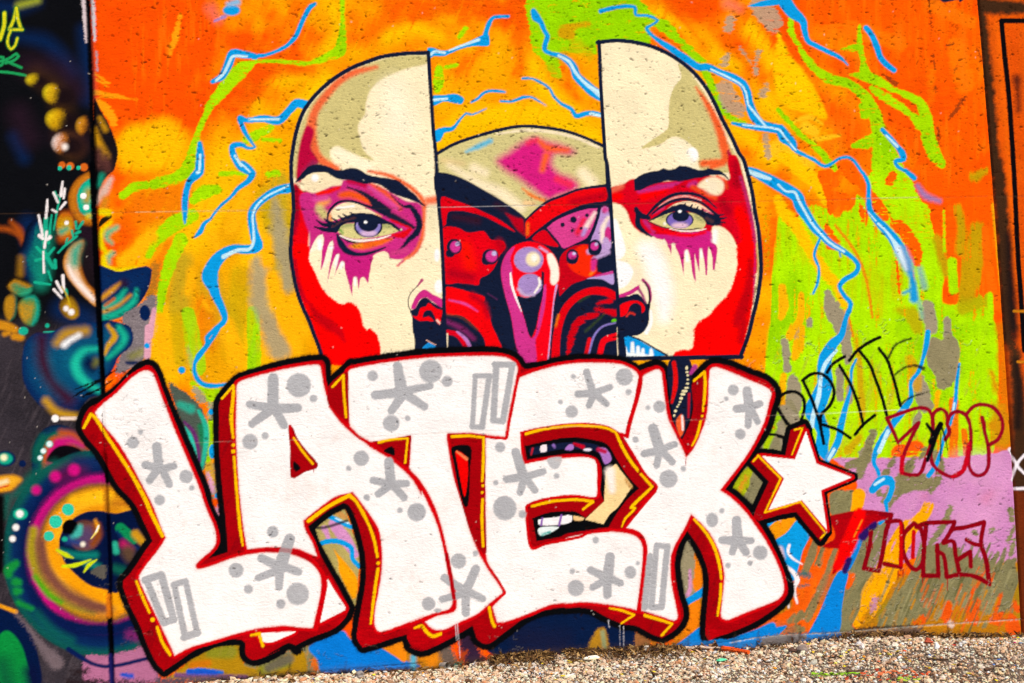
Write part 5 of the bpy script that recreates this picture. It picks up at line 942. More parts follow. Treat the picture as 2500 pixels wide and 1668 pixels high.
poly('e3 1188,990 1365,982 1362,1200 1345,1540 1312,1562 1258,1400 1210,1150', BLK, soft=2, pid=lo); poly('e3 1228,1022 1336,1100 1312,1462 1242,1150', '#f20404', soft=2); line('e3 1235,1030,16 1330,1100,30', '#f08050', soft=3)
# openings of the E
poly('e4 480,850! 650,812 900,776 1100,767 1300,795 1420,850 1470,930 1560,1080 1646,1225 e5 405,1372! 230,1540 f1 700,110 600,232 520,330! 370,332 0,395! e4 1230,1400 1215,1160 1190,1095 1100,1072 900,1078 505,1142!', LDR, soft=2, pid=sh)
poly('e8 1040,135! 1100,105 1300,62 1532,45 f1 150,48 285,62! 360,180 370,332! 0,415 e8 1400,430 1200,472 1086,507! 1045,280', LDR, soft=2, pid=sh)
for s in ('e4 480,850 650,812 900,774 1100,766 1300,795 1440,870 1500,890', 'e4 485,850 490,1000 508,1140', 'e8 1040,140 1048,300 1088,505 1200,470 1400,430 1532,400 f1 200,370 380,350', 'e4 1215,1150 1218,1300 1205,1470 1000,1455 800,1470 620,1510 540,1545', 'e4 508,1138 700,1100 900,1080 1100,1072 1190,1100 1215,1160', 'f1 800,0 700,115 600,235 525,330', 'e5 60,870 180,1060 300,1255 405,1370 300,1480'): line(s, LRD, w=26, soft=2, pid=sh)
mp = part('mouth_glimpse', 'main', 'painted teeth and skin seen through the letter E')
poly('e4 512,975! 650,945 850,903 1000,893 1150,913 1302,960 1400,1110 1500,1262 1608,1382! f1 560,65 470,180 385,318! 200,345 0,380 e8 1350,402 1130,445! 1093,238! 1250,186 1450,176 f1 100,182 180,235! 345,85 348,0 e4 1268,1500 1238,1400 1250,1200 1200,1095 1050,1050 850,1060 535,1108!', BLK, soft=2, pid=lo)
poly('e4 1290,1222! 1386,1145! 1545,1362! 1400,1568 f1 400,200 340,292! 175,250! 348,88! 350,0!', '#f8d898', soft=2, pid=mp); airs('#fbeee4', 'e4 1330,1220,90 1350,1400,60', soft=16); airs('#c88a40', 'e4 1480,1300,20 1530,1370,24', soft=10)
poly('e4 560,1000 680,975 900,945 1100,945 1240,985 1340,1100 1290,1165 1220,1040 1050,1010 850,1010 570,1060', '#141d3a', soft=2, pid=mp); poly('e4 665,975 720,965 722,1028 668,1035', '#f2e8ec', soft=2); line('e4 590,1000,20 575,1060,14', '#c02030', soft=3); poly('e4 900,1010 940,960 980,965 975,1012', '#b078cc', soft=3); line('e4 790,970,30 800,990,20', '#8a68b8', soft=4); line('e4 985,955,24 1070,985,40', '#c80a28', soft=4); oval('e4 1115,1012,40,14', '#f0e8f8', soft=3); poly('e4 1210,1000 1290,1000 1345,1105 1285,1150 1240,1060', '#b078c8', soft=3); line('e4 1220,1010,40 1280,1030,40', '#c01848', soft=6)
poly('e8 1142,255 1330,225 1440,215 1440,270 1340,295 1180,302 1145,290', '#f8f4f6', soft=2, pid=mp); line('e8 1180,240 1172,300', '#8a58b0', w=18, soft=3); line('e8 1352,215 1332,300', '#8a58b0', w=20, soft=3); poly('e8 1148,328 1330,318 1240,375 1160,392', '#e8f4f2', soft=2); airs('#50b0a8', 'e8 1180,385,20 1250,360,20', soft=6); poly('e8 1455,222 1532,235 1532,262 1460,255', '#e8b878', soft=2); poly('f1 0,215 60,218 55,260 0,275', '#f4f0f2', soft=2); poly('f1 70,218 170,238 160,255 75,250', '#f0c888', soft=2)
# star
star = part('painted_star', 'main', 'white five pointed star with dark red block shadow')
poly(STAR, LRD, off=7, soft=2, straight=True, pid=sh); poly(STAR, WHT, soft=2, straight=True, pid=star)
# small slivers of white at the foot
for s in ('e7 -70,1272 100,1255 260,1250 160,1300 40,1345 -40,1332',): poly(s, LRD, off=7, soft=2, pid=sh); poly(s, WHT, pid=letters['L'])
# ---------------------------------------------------------------- grey spray marks on the white
def marks(k, dots='', arms='', bars=''):
    if dots:
        o, rest = dots.split(' ', 1)
        for d in rest.split():
            oval(o+' '+d, '#b3b4b8', soft=5, grain=1.2, alpha=.9, pid=part('grey_dot', letters[k]))
            oval(o+' '+d, '#b0b1b5', soft=3, grain=1, alpha=.7, off=-2)
    cl = []                                        # arms that meet are one sprayed mark
    for s in arms.split('|'):
        if not s: continue
        q = parse(s)[0]; q = np.concatenate([q+(np.roll(q, -1, 0)-q)*t for t in (0, .5)])
        hit = [c for c in cl if min(np.hypot(*(a-b)) for a in q for b in c[1]) < 15]
        new = ([s], list(q))
        for c in hit: cl.remove(c); new = (c[0]+new[0], c[1]+new[1])
        cl.append(new)
    for ss, _ in cl:
        p = part('grey_mark', letters[k])
        for s in ss: line(s, '#b0b1b5', soft=4, grain=1.2, off=2.8, pid=p)
marks('L', 'e1 565,865,60 640,765,26 1075,1190,66 1130,1298,28 822,1415,52', 'e1 795,905,72 812,1080,72|e1 685,1080,56 830,1120,60|e1 955,1090,48 830,1120,56|e1 815,1110,60 725,1225,52|e1 850,1130,60 915,1265,52')
marks('A', 'e2 900,395,118 1040,522,38 433,935,76 578,877,36 1497,1093,76 1377,1190,27 1550,1470,30', 'e2 655,330,80 650,600,90|e2 430,580,54 640,612,70|e2 890,612,60 650,620,80|e2 640,625,70 450,765,50|e2 680,640,70 755,775,60|e3 585,1130,70 605,1330,74|e3 435,1305,50 600,1342,54|e3 755,1335,48 610,1340,54|e3 600,1350,54 485,1435,50|e3 630,1360,54 730,1470,52')
marks('A', 'e7 1338,185,82 1190,168,26 895,55,28 1445,1000,58 57,358,50')
marks('T', 'e3 985,262,113 430,305,52 1143,358,54 607,760,82 763,712,28', 'e3 668,215,70 710,470,100|e3 455,490,66 720,460,70|e3 980,402,44 740,450,60|e3 720,480,80 610,640,50|e3 760,490,70 925,600,54|e3 1410,305,30 1550,305,30|e3 1545,310,34 1478,790,34|e3 1412,310,26 1385,790,28|e3 1380,792,30 1475,798,32|e4 225,195,36 400,200,40|e4 395,205,38 305,735,40|e4 240,210,40 215,730,42|e4 215,732,42 300,738,42')
marks('T', 'e8 435,620,70 587,553,26', 'e8 590,690,58 500,890,62|e8 310,770,54 500,890,58|e8 650,955,46 510,890,54|e8 290,960,44 480,910,48|e8 500,900,58 500,1080,56')
marks('E', 'e4 1467,315,84 978,312,26 1508,460,30 855,555,25 963,648,62 278,988,50 818,1263,28 237,1327,26 315,1560,104', 'e4 1105,268,46 1165,460,58|e4 1025,480,50 1180,470,54|e4 1330,412,40 1190,465,50|e4 1170,490,46 1128,590,38|e4 1200,490,46 1295,572,42|e4 425,1035,62 500,1260,74|e4 340,1295,52 510,1270,60|e4 690,1222,46 520,1270,56|e4 510,1290,54 468,1420,46|e4 530,1290,54 612,1400,46')
poly('e4 730,1100 865,1082 870,1120 830,1190 780,1195 740,1150', GRY, soft=4)
marks('E', 'f1 95,860,75 63,712,27 272,433,32 580,720,54,58 645,640,19', 'f1 400,585,66 378,760,80|f1 225,700,48 370,770,60|f1 490,815,46 390,770,54|f1 370,780,54 245,855,44|f1 375,790,60 375,920,58')
marks('L', 'e6 1008,592,68 1118,760,42 1335,250,52 1405,895,40', 'e6 1485,315,76 1400,560,96|e6 1235,485,56 1390,560,70|e6 1205,660,44 1390,590,60|e6 1395,600,64 1390,740,50|e7 100,650,60 285,715,54|e6 200,680,50 340,630,42|e6 345,640,50 452,1030,46|e6 215,690,44 365,1060,46|e6 370,1058,44 455,1030,44|e6 450,722,34 560,690,36|e6 560,695,34 662,1150,38|e6 458,725,36 500,930,38|e6 500,930,38 555,1190,40|e6 545,1190,46 665,1150,46')
marks('L', 'e7 280,913,102 130,1000,42')
marks('A', 'e8 170,1000,60 250,1060,36,18 65,185,80')
marks('X', 'e5 430,600,60 320,610,24 203,915,32 517,1290,88 660,1195,28 1137,440,54 1070,525,22 1205,862,52', 'e5 370,810,76 430,1000,84|e5 285,1050,50 430,1020,56|e5 575,960,46 450,1010,52|e5 430,1020,50 405,1165,40|e5 450,1020,52 555,1130,46|e5 1270,450,68 1290,600,76|e5 1170,620,56 1290,610,66|e5 1390,572,46 1300,610,54|e5 1290,620,54 1278,780,44|e5 1310,630,50 1370,745,40')
marks('X', 'f2 262,710,45,53 332,642,20 610,945,54 377,1037,20 535,1022,20', 'f2 438,712,52 445,850,64|f2 335,855,42 445,860,50|f2 545,858,34 450,860,44|f2 430,870,42 407,942,34|f2 460,870,44 505,942,42|f1 815,480,34 910,490,36|f1 908,495,36 858,1030,38|f1 812,490,32 768,1025,38|f1 768,1030,36 858,1032,36|f1 755,575,32 710,1030,44')
marks('E', 'e8 850,150,104,110 1005,203,36')
# outlines that cross the grey marks
line('e7 0,520 150,522 280,548 400,612', '#a80410', w=40, soft=3, alpha=.5); line('e8 330,560 370,780 395,950', '#b0040f', w=36, soft=3, pid=sh)
# ---------------------------------------------------------------- yellow highlights
def gold(*ss):
    for s in ss: line(s, YHL, soft=2.4, wob=.8, grain=.9, pid=part('highlight', sh))
gold('e1 98,722,28 165,595,34! 200,620,34 290,760,32 420,960,32 560,1180,34 680,1400,36 e6 250,80,34 300,180,34 352,285,30', 'e6 120,690,22 170,820,24 237,970,20', 'e6 305,1100,26 350,1230,28 420,1345,28', 'e6 1142,1172,20 1215,1158,28! 1247,1268,24',
     'e2 165,520,22 270,400,26! 275,450,28 255,700,36 270,895,26', 'e2 280,1080,24 300,1350,26 e6 1030,80,26 1045,230,26 1067,372,20', 'e2 850,900,20 930,1020,24 1032,1145,20', 'e7 375,265,30 560,130,32 740,35,34! 800,90,28 900,270,28 960,430,26 990,580,22', 'e7 995,690,26 965,900,26 930,1180,22',
     'e3 45,410,22 150,300,24! 155,450,26 175,700,22', 'e3 490,940,26 620,912,24 765,905,20! 742,1135,22', 'e3 1190,885,26 1350,880,24 1492,895,24! 1490,1100,28 1480,1310,22', 'e8 650,70,22 645,250,26 655,490,20', 'e8 45,1215,20 110,1195,28! 160,1260,32 210,1290,32 275,1268,28', 'e8 710,1035,26 730,1140,26 755,1200,28',
     'e4 525,862,26 650,825,26 900,787,24 1100,782,24 1300,806,24 1385,845,22! 1440,970,32 1520,1110,30 1600,1215,26', 'e5 255,1245,26 362,1367,24! 160,1568,30 f1 620,150,24 530,250,22 505,315,14', 'e8 1092,132,22 1250,92,24 1400,76,24 1532,76,24 f1 245,92,26! 158,160,20', 'f1 395,1040,16 500,1060,22 612,1100,22! 500,1175,16', 'f1 710,1105,26 830,1140,28 952,1180,20! 860,1280,24',
     'e5 760,352,22 862,268,26! 868,400,30 848,640,22', 'e5 825,740,22 790,880,24 745,970,18', 'f1 1150,250,22 1240,350,26 1320,480,28 1370,640,28 1390,780,18', 'f1 1385,825,22 1380,950,24 1355,1105,20', 'f2 858,57,12 915,45,14! 838,236,12', 'f2 560,285,12 595,245,14! 757,410,14! 642,656,12! 760,620,14 900,577,14! 1082,802,12! 1045,840,12')
oval('e6 265,1032,20 ', YHL); oval('e2 273,967,17 273,1028,21', YHL); oval('e7 997,638,16', YHL); oval('e3 1485,1355,14 1478,1420,14', YHL); oval('e5 840,690,12', YHL)
for s in ('e5 685,1095,6 680,1165,5', 'e2 1040,1200,5 1042,1225,4', 'e2 1055,1200,4 1056,1215,3'): line(s, '#b0040f')
rp = np.random.default_rng(11)
# ---------------------------------------------------------------- wear: joints, pits, cracks, dirt
def cutline(pts, col, a, h, w=2.0):
    line(pts, col, w=w, soft=2, grain=1.2, alpha=a); relief(pts, w, h, soft=2.5)
SHEETS['px'] = (0, 0, 1.)
cutline('px -100,523 700,514 1250,503 2000,489 2388,480 2700,474', '#5c4430', .3, -.0012)
line('px 330,518.5 700,512.5', '#f4e4a0', w=1.6, alpha=.5); line('px 1060,507 1330,501', '#cfd0d8', w=1.4, alpha=.4); line('px 2080,485.5 2240,482', '#ffe0a0', w=1.5, alpha=.5)
cutline('px 470,1081 800,1071 1200,1052 1900,1014 2060,1006', '#c8b0a0', .25, -.0008, 1.5)
line('px 1935,1015 2210,1000', '#f4f0d0', w=1.5, alpha=.45)
cutline('f3 180,715 700,684 1300,632 1560,612', '#142030', .7, -.004, 6)
# base of the wall: old concrete below the last pour
poly('f5 -300,300 200,190 560,160 860,150 1000,130 1300,110 1480,100 1520,150 1560,200 1200,300 0,400', '#5c5658', soft=6, tex=N1, tamp=8, alpha=.8)
poly('f5 -300,230 200,185 560,160 850,145 830,220 500,250 0,320', '#1080d0', soft=4, tex=N2, tamp=4, alpha=.92); poly('f5 210,190 560,165 510,250 200,300', '#7a7474', soft=5, tex=N1, tamp=7)
airs('#581420', 'f5 850,190,50 930,160,50', soft=8, grain=5); airs('#221c20', 'f5 960,130,30 1200,110,30 1480,95,20', soft=6, grain=4, alpha=.8)
line('f5 -60,235,5 200,188,6 560,162,6 850,150,6 1000,136,8 1480,98,7 1750,78,7 2350,40,5', '#e8dcc8', soft=3, grain=2, alpha=.75); relief('f5 -300,260 200,192 560,166 850,154 1000,140 1480,102 1750,82 2350,44 2700,20', 8, -.004, soft=4)
airs('#e8d8d0', 'f5 1740,70,40 1755,90,40', soft=8, grain=4, alpha=.7)
airs('#3c2c20', 'f5 1560,190,30 2350,210,40\nf5 100,290,20 500,250,20\nf3 180,730,20 1500,660,20\nf4 0,450,40 700,420,30 1500,380,30', soft=12, grain=6, alpha=.65)
line('c5 1370,-20,14 1385,120,12 1400,330,8', '#3c1c10', soft=4, grain=5, alpha=.8)
for s in ('c5 1415,500,10 1430,640,8', 'c5 1640,560,4 1605,650,12', 'c5 1530,420,20 1590,400,16', 'c5 1700,890,30 1580,1060,40', 'c5 980,690,30 1070,770,50', 'c5 1810,440,16 1850,540,18', 'c5 1455,1170,30 1465,1300,16', 'c5 1430,780,12 1435,840,12'): line(s, '#7a3414', soft=6, grain=5, alpha=.8)
poly('c5 1460,-30 1500,20 1560,15 1640,0 1660,20 1700,-10 1810,-20', '#1c2238', soft=3)
for s in ('e8 405,1165,5 420,1320,5', 'e8 425,1165,7 450,1480,6', 'f4 1130,170,5 1135,350,4', 'f4 1165,180,5 1168,380,4', 'f3 540,690,8 545,730,6', 'f3 635,680,8 640,720,8', 'f4 1030,130,12 1040,185,8'): line(s, '#d8d4dc', soft=2.5, grain=1.5, alpha=.75)
for x in (105, 155, 260): pass
line('c6 70,540 110,820', '#7cb400', w=6, soft=3, grain=3, alpha=.5)
for k in range(6): line('d7 %d,820 %d,1568' % (2265+k*14, 2275+k*14), '#86bc04', w=4, soft=2.5, grain=3, alpha=.35)
# uneven coats: roller and spray variation of the same colours
def near(col, tol):
    d = np.abs(C-lin(col)).sum(-1); return np.clip(1.3-d/tol, 0, 1)*(ID == 0)
m = near(LI2, .22)+near(LIM, .2)+near('#98d804', .2); m = np.clip(m, 0, 1)
mixin('#88cc00', m*np.clip(N3*1.4+NV*.5, 0, .7)); mixin('#c9c40a', m*np.clip(-N3*1.3+NV*.9-.15, 0, .8)*np.clip((V-420)/200, 0, 1)); mixin('#b3a838', m*np.clip(ND*1.3-.35, 0, .6)*np.clip((V-760)/150, 0, 1))
m = near(ORA, .2)+near('#ff4c00', .15)+near('#ff5c00', .15); m = np.clip(m, 0, 1)*MID
mixin('#ff7a10', m*np.clip(NV*.9+N3*.8-.1, 0, .6)); mixin('#e84400', m*np.clip(-N3*1.2+NH*.4-.2, 0, .5)); mixin('#b8500c', m*np.clip(N2*1.2+N3-.75, 0, .5)*np.clip((U-1950)/300, 0, 1))
m = near(SAG, .12); mixin('#a09a6a', m*np.clip(ND*1.2-.2, 0, .6)); mixin('#5e5e3c', m*np.clip(-ND*1.1+N2*.4-.2, 0, .6)); mixin('#c07c14', m*np.clip(ND*1.5+N3-.6, 0, .9)*np.clip((V-1380)/80, 0, 1))
m = near(PNK, .2); mixin('#c078b4', m*np.clip(N3+N2*.6, 0, .5)); mixin('#e0a0c8', m*np.clip(-N3+ND*.5, 0, .5))
lowC = C.min(-1); C *= (1+(N1*.10+N2*.05)*(1-.7*np.clip(lowC*1.3, 0, 1)))[..., None]
# splash-back dirt, plus painted contact shade, where the wall meets the gravel
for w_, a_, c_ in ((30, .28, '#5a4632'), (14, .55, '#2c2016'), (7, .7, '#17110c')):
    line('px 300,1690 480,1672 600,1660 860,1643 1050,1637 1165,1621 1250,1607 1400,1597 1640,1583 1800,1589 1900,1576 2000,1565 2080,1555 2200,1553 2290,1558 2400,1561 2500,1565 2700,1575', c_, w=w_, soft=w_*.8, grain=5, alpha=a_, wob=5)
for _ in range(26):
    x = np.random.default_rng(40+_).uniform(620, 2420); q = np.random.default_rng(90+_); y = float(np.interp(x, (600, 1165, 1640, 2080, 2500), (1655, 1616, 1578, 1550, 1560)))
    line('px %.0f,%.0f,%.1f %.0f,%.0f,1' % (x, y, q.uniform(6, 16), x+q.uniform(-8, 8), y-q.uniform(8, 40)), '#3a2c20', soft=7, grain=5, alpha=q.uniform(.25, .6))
# thin coats: a faint ghost of what lies under the white, scuffs
wm = np.isin(ID, [letters[k] for k in letters]+[star]); mixin('#d9cfc9', wm*np.clip(N3*.9+NH*.5-.35, 0, .35)); mixin('#e8c8b8', wm*np.clip(-N3*.8+N2*.4-.3, 0, .2))
# weathering pits (air holes of the cast concrete); dirt and hole shade painted in dark brown
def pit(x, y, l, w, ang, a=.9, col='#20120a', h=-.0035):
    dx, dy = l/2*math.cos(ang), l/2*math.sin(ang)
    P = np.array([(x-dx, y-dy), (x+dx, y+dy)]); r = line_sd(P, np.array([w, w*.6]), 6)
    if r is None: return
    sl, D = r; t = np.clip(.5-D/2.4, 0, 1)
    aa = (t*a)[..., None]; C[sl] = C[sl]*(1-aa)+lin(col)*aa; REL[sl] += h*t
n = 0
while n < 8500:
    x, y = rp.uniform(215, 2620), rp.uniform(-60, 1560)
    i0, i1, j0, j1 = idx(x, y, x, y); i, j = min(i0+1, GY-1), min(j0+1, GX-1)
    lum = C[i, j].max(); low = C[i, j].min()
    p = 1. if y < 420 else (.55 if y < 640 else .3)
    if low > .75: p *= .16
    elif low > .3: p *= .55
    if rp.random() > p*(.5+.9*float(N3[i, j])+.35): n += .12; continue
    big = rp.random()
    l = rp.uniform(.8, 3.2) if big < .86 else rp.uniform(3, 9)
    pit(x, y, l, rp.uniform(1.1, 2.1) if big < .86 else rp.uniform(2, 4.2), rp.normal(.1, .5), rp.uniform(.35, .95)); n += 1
for _ in range(260): pit(rp.uniform(0, 2400), rp.uniform(0, 1560), rp.uniform(.5, 3), rp.uniform(1, 2), rp.uniform(0, 3), .7, '#f2e8dc', .0005)
# flaking paint: short wandering cracks with a lifted lip
def crack(x, y, ang, n, dark=.8, lip=.5):
    pts = [(x, y)]
    for _ in range(n):
        ang += rp.choice((-1, 1))*rp.uniform(.3, 1.5); s = rp.uniform(2, 8); x += s*math.cos(ang); y += s*math.sin(ang)*.7; pts.append((x, y))
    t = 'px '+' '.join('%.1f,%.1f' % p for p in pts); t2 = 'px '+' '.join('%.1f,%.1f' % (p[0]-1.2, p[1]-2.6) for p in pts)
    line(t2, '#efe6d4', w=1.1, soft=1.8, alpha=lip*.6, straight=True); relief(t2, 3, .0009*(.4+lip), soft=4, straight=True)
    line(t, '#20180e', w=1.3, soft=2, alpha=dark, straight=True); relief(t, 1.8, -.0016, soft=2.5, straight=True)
for (x0, y0, x1, y1, m, dk, lp) in ((1960, 780, 2380, 960, 34, .7, .35), (1990, 1000, 2440, 1190, 22, .6, .2), (2080, 1290, 2480, 1520, 60, .65, .6), (1930, 1180, 2090, 1480, 16, .6, .35), (1530, 920, 1850, 1120, 16, .35, .1), (900, 870, 1180, 970, 14, .35, .1), (1640, 1260, 1900, 1420, 12, .35, .15), (250, 960, 420, 1120, 20, .5, .15), (260, 1380, 420, 1600, 24, .6, .15), (1840, 800, 1960, 960, 8, .7, .4), (1180, 1540, 1300, 1600, 6, .6, .3), (780, 1580, 960, 1640, 8, .7, .2), (1400, 860, 1520, 960, 6, .4, .1)):
    for _ in range(m): crack(rp.uniform(x0, x1), rp.uniform(y0, y1), rp.uniform(-.6, 3.6), rp.integers(2, 9), dk*rp.uniform(.6, 1), lp*rp.uniform(.4, 1))
line('px 249,1010 252,1060 254,1100', '#301010', w=2.2, soft=2, grain=2.5, alpha=.7)
# geometry of the slab joints
dj = np.abs(U-JL); fill = np.clip((V-930)/20, 0, 1)*np.clip((1120-V)/20, 0, 1)
REL += -.016*np.clip(1.25-dj/8, 0, 1)*(1-.8*fill)
REL += np.where(U > JR, -.014, 0)-.010*np.clip(1.2-np.abs(U-JR-4)/5, 0, 1)
REL += N2*.0003+N3*.001+np.clip(NH, -1, 1)*.0002
ID[(ID == 0) & (U < JL)] = -1; ID[(ID == 0) & (U > JR)] = -2
#PAINT-END
# ---------------------------------------------------------------- materials
def nodes(name):
    m = bpy.data.materials.new(name); m.use_nodes = True; nt = m.node_tree
    return m, nt, nt.nodes['Principled BSDF']
def N(nt, t, **k):
    n = nt.nodes.new(t)
    for a, v in k.items():
        if hasattr(n, a) and a != 'inputs': setattr(n, a, v)
    return n
def paint_material():
    m, nt, b = nodes('sprayed_concrete')
    at = N(nt, 'ShaderNodeAttribute', attribute_name='paint'); geo = N(nt, 'ShaderNodeNewGeometry')
    mp = N(nt, 'ShaderNodeMapping'); mp.inputs['Scale'].default_value = (1, 1, 1.9); nt.links.new(geo.outputs['Position'], mp.inputs['Vector'])
    n1 = N(nt, 'ShaderNodeTexNoise'); n1.inputs['Scale'].default_value = 62; n1.inputs['Detail'].default_value = 5; n1.inputs['Roughness'].default_value = .62; n1.inputs['Distortion'].default_value = .6
    n2 = N(nt, 'ShaderNodeTexNoise'); n2.inputs['Scale'].default_value = 420; n2.inputs['Detail'].default_value = 2
    for n in (n1, n2): nt.links.new(mp.outputs[0], n.inputs['Vector'])
    ad = N(nt, 'ShaderNodeMath', operation='MULTIPLY_ADD'); nt.links.new(n2.outputs['Fac'], ad.inputs[0]); ad.inputs[1].default_value = .22; nt.links.new(n1.outputs['Fac'], ad.inputs[2])
    bp = N(nt, 'ShaderNodeBump'); bp.inputs['Strength'].default_value = .5; bp.inputs['Distance'].default_value = .006
    nt.links.new(ad.outputs[0], bp.inputs['Height']); nt.links.new(bp.outputs[0], b.inputs['Normal'])
    # thin wear: paint is a little patchy
    n3 = N(nt, 'ShaderNodeTexNoise'); n3.inputs['Scale'].default_value = 9; n3.inputs['Detail'].default_value = 6; nt.links.new(geo.outputs['Position'], n3.inputs['Vector'])
    mr = N(nt, 'ShaderNodeMapRange'); mr.inputs[1].default_value = .3; mr.inputs[2].default_value = .7; mr.inputs[3].default_value = .90; mr.inputs[4].default_value = 1.04; nt.links.new(n3.outputs['Fac'], mr.inputs[0])
    mx = N(nt, 'ShaderNodeVectorMath', operation='SCALE'); nt.links.new(at.outputs['Color'], mx.inputs[0]); nt.links.new(mr.outputs[0], mx.inputs['Scale'])
    nt.links.new(mx.outputs[0], b.inputs['Base Color'])
    mr2 = N(nt, 'ShaderNodeMapRange'); mr2.inputs[3].default_value = .5; mr2.inputs[4].default_value = .75; nt.links.new(n1.outputs['Fac'], mr2.inputs[0]); nt.links.new(mr2.outputs[0], b.inputs['Roughness'])
    b.inputs['Specular IOR Level'].default_value = .0
    return m
def plain(name, col, rough=.8, col2=None, scale=40, bump=.3, spec=.3):
    m, nt, b = nodes(name); tc = N(nt, 'ShaderNodeTexCoord')
    n = N(nt, 'ShaderNodeTexNoise'); n.inputs['Scale'].default_value = scale; n.inputs['Detail'].default_value = 6; nt.links.new(tc.outputs['Object'], n.inputs['Vector'])
    cr = N(nt, 'ShaderNodeValToRGB'); c1 = lin(col); c2 = lin(col2 or col)*(1 if col2 else .7)
    cr.color_ramp.elements[0].position = .35; cr.color_ramp.elements[1].position = .65
    cr.color_ramp.elements[0].color = (*[float(q) for q in c2], 1); cr.color_ramp.elements[1].color = (*[float(q) for q in c1], 1)
    nt.links.new(n.outputs['Fac'], cr.inputs[0]); nt.links.new(cr.outputs[0], b.inputs['Base Color'])
    bp = N(nt, 'ShaderNodeBump'); bp.inputs['Strength'].default_value = bump; bp.inputs['Distance'].default_value = .004; nt.links.new(n.outputs['Fac'], bp.inputs['Height']); nt.links.new(bp.outputs[0], b.inputs['Normal'])
    b.inputs['Roughness'].default_value = rough; b.inputs['Specular IOR Level'].default_value = spec
    return m
def vcol_mat(name, attr, rough=.85):
    m, nt, b = nodes(name); at = N(nt, 'ShaderNodeAttribute', attribute_name=attr); geo = N(nt, 'ShaderNodeNewGeometry')
    n = N(nt, 'ShaderNodeTexNoise'); n.inputs['Scale'].default_value = 260; n.inputs['Detail'].default_value = 4; nt.links.new(geo.outputs['Position'], n.inputs['Vector'])
    mr = N(nt, 'ShaderNodeMapRange'); mr.inputs[1].default_value = .3; mr.inputs[2].default_value = .7; mr.inputs[3].default_value = .75; mr.inputs[4].default_value = 1.1; nt.links.new(n.outputs['Fac'], mr.inputs[0])
    mx = N(nt, 'ShaderNodeVectorMath', operation='SCALE'); nt.links.new(at.outputs['Color'], mx.inputs[0]); nt.links.new(mr.outputs[0], mx.inputs['Scale']); nt.links.new(mx.outputs[0], b.inputs['Base Color'])
    b.inputs['Roughness'].default_value = rough; b.inputs['Specular IOR Level'].default_value = .2
    return m
M_PAINT = paint_material(); M_CONC = plain('bare_concrete', '#8f8a84', .9, '#6d6862', 14)

def link(o, parent=None, **props):
    scene.collection.objects.link(o); o.parent = parent
    for k, v in props.items():
        if v: o[k] = v
    return o
def mesh_np(name, co, faces, mat, attr=None, col=None, smooth=True):
    me = bpy.data.meshes.new(name); n, k = faces.shape
    me.vertices.add(len(co)); me.vertices.foreach_set('co', co.astype(np.float32).ravel())
    me.loops.add(n*k); me.loops.foreach_set('vertex_index', faces.astype(np.int32).ravel())
    me.polygons.add(n); me.polygons.foreach_set('loop_start', np.arange(0, n*k, k, dtype=np.int32))
    if attr:
        a = me.attributes.new(attr, 'FLOAT_COLOR', 'POINT'); c4 = np.ones((len(co), 4), np.float32); c4[:, :3] = col; a.data.foreach_set('color', c4.ravel())
    me.update(calc_edges=True)
    me.polygons.foreach_set('use_smooth', np.full(n, smooth, bool)); me.materials.append(mat)
    return me

# ---------------------------------------------------------------- the three slabs and everything painted on them
def box_mesh(name, x0, x1, y0, y1, z0, z1, mat):
    me = bpy.data.meshes.new(name); v = [(x, y, z) for x in (x0, x1) for y in (y0, y1) for z in (z0, z1)]
    me.from_pydata(v, [], [(0, 1, 3, 2), (4, 6, 7, 5), (0, 4, 5, 1), (2, 3, 7, 6), (0, 2, 6, 4), (1, 5, 7, 3)]); me.materials.append(mat); me.update(); return me
ztop = float(gz[0]); xa, xb = float(gx[0]), float(gx[-1]); xr = 3.828
WALLS = {
 'left': link(bpy.data.objects.new('concrete_wall', box_mesh('concrete_wall', xa, -.004, .03, .28, -.3, ztop, M_CONC)), label='dark concrete wall slab with the navy creature mural, left of the vertical joint', category='wall', group='concrete wall slabs', kind='thing'),
 'main': link(bpy.data.objects.new('concrete_wall', box_mesh('concrete_wall', .004, xr-.004, .03, .28, -.3, ztop, M_CONC)), label='orange concrete wall slab carrying the split face mural and the white LATEX letters', category='wall', group='concrete wall slabs', kind='thing'),
 'right': link(bpy.data.objects.new('concrete_wall', box_mesh('concrete_wall', xr+.004, xb, .05, .28, -.3, ztop, M_CONC)), label='brown and orange concrete wall slab with black frame line at the right edge', category='wall', group='concrete wall slabs', kind='thing')}
Yw = -REL
Yw[0, :] = .05; Yw[:, 0] = .05; Yw[:, -1] = .05        # edges turn back into the slab
co_all = np.stack([XW, Yw, ZW], -1).reshape(-1, 3); ca = np.clip(C*.87, .0012, .86).reshape(-1, 3)
fi = np.arange(GY*GX).reshape(GY, GX)
quads = np.stack([fi[1:, :-1], fi[1:, 1:], fi[:-1, 1:], fi[:-1, :-1]], -1).reshape(-1, 4)
fid = ID[1:, :-1].ravel()
order = np.argsort(fid, kind='stable'); fs = fid[order]; cuts = np.flatnonzero(np.diff(fs))+1
remap = np.zeros(GY*GX, np.int32); OBJ = {}
groups = {int(fs[g[0]]): order[g] for g in np.split(np.arange(len(fs)), cuts)}
def add_patch(name, f):
    q = quads[f]; u = np.unique(q); remap[u] = np.arange(len(u))
    return bpy.data.objects.new(name, mesh_np(name, co_all[u], remap[q], M_PAINT, 'paint', ca[u]))
for key, wall in ((0, 'main'), (-1, 'left'), (-2, 'right')):
    if key in groups: link(add_patch('painted_face', groups[key]), WALLS[wall])
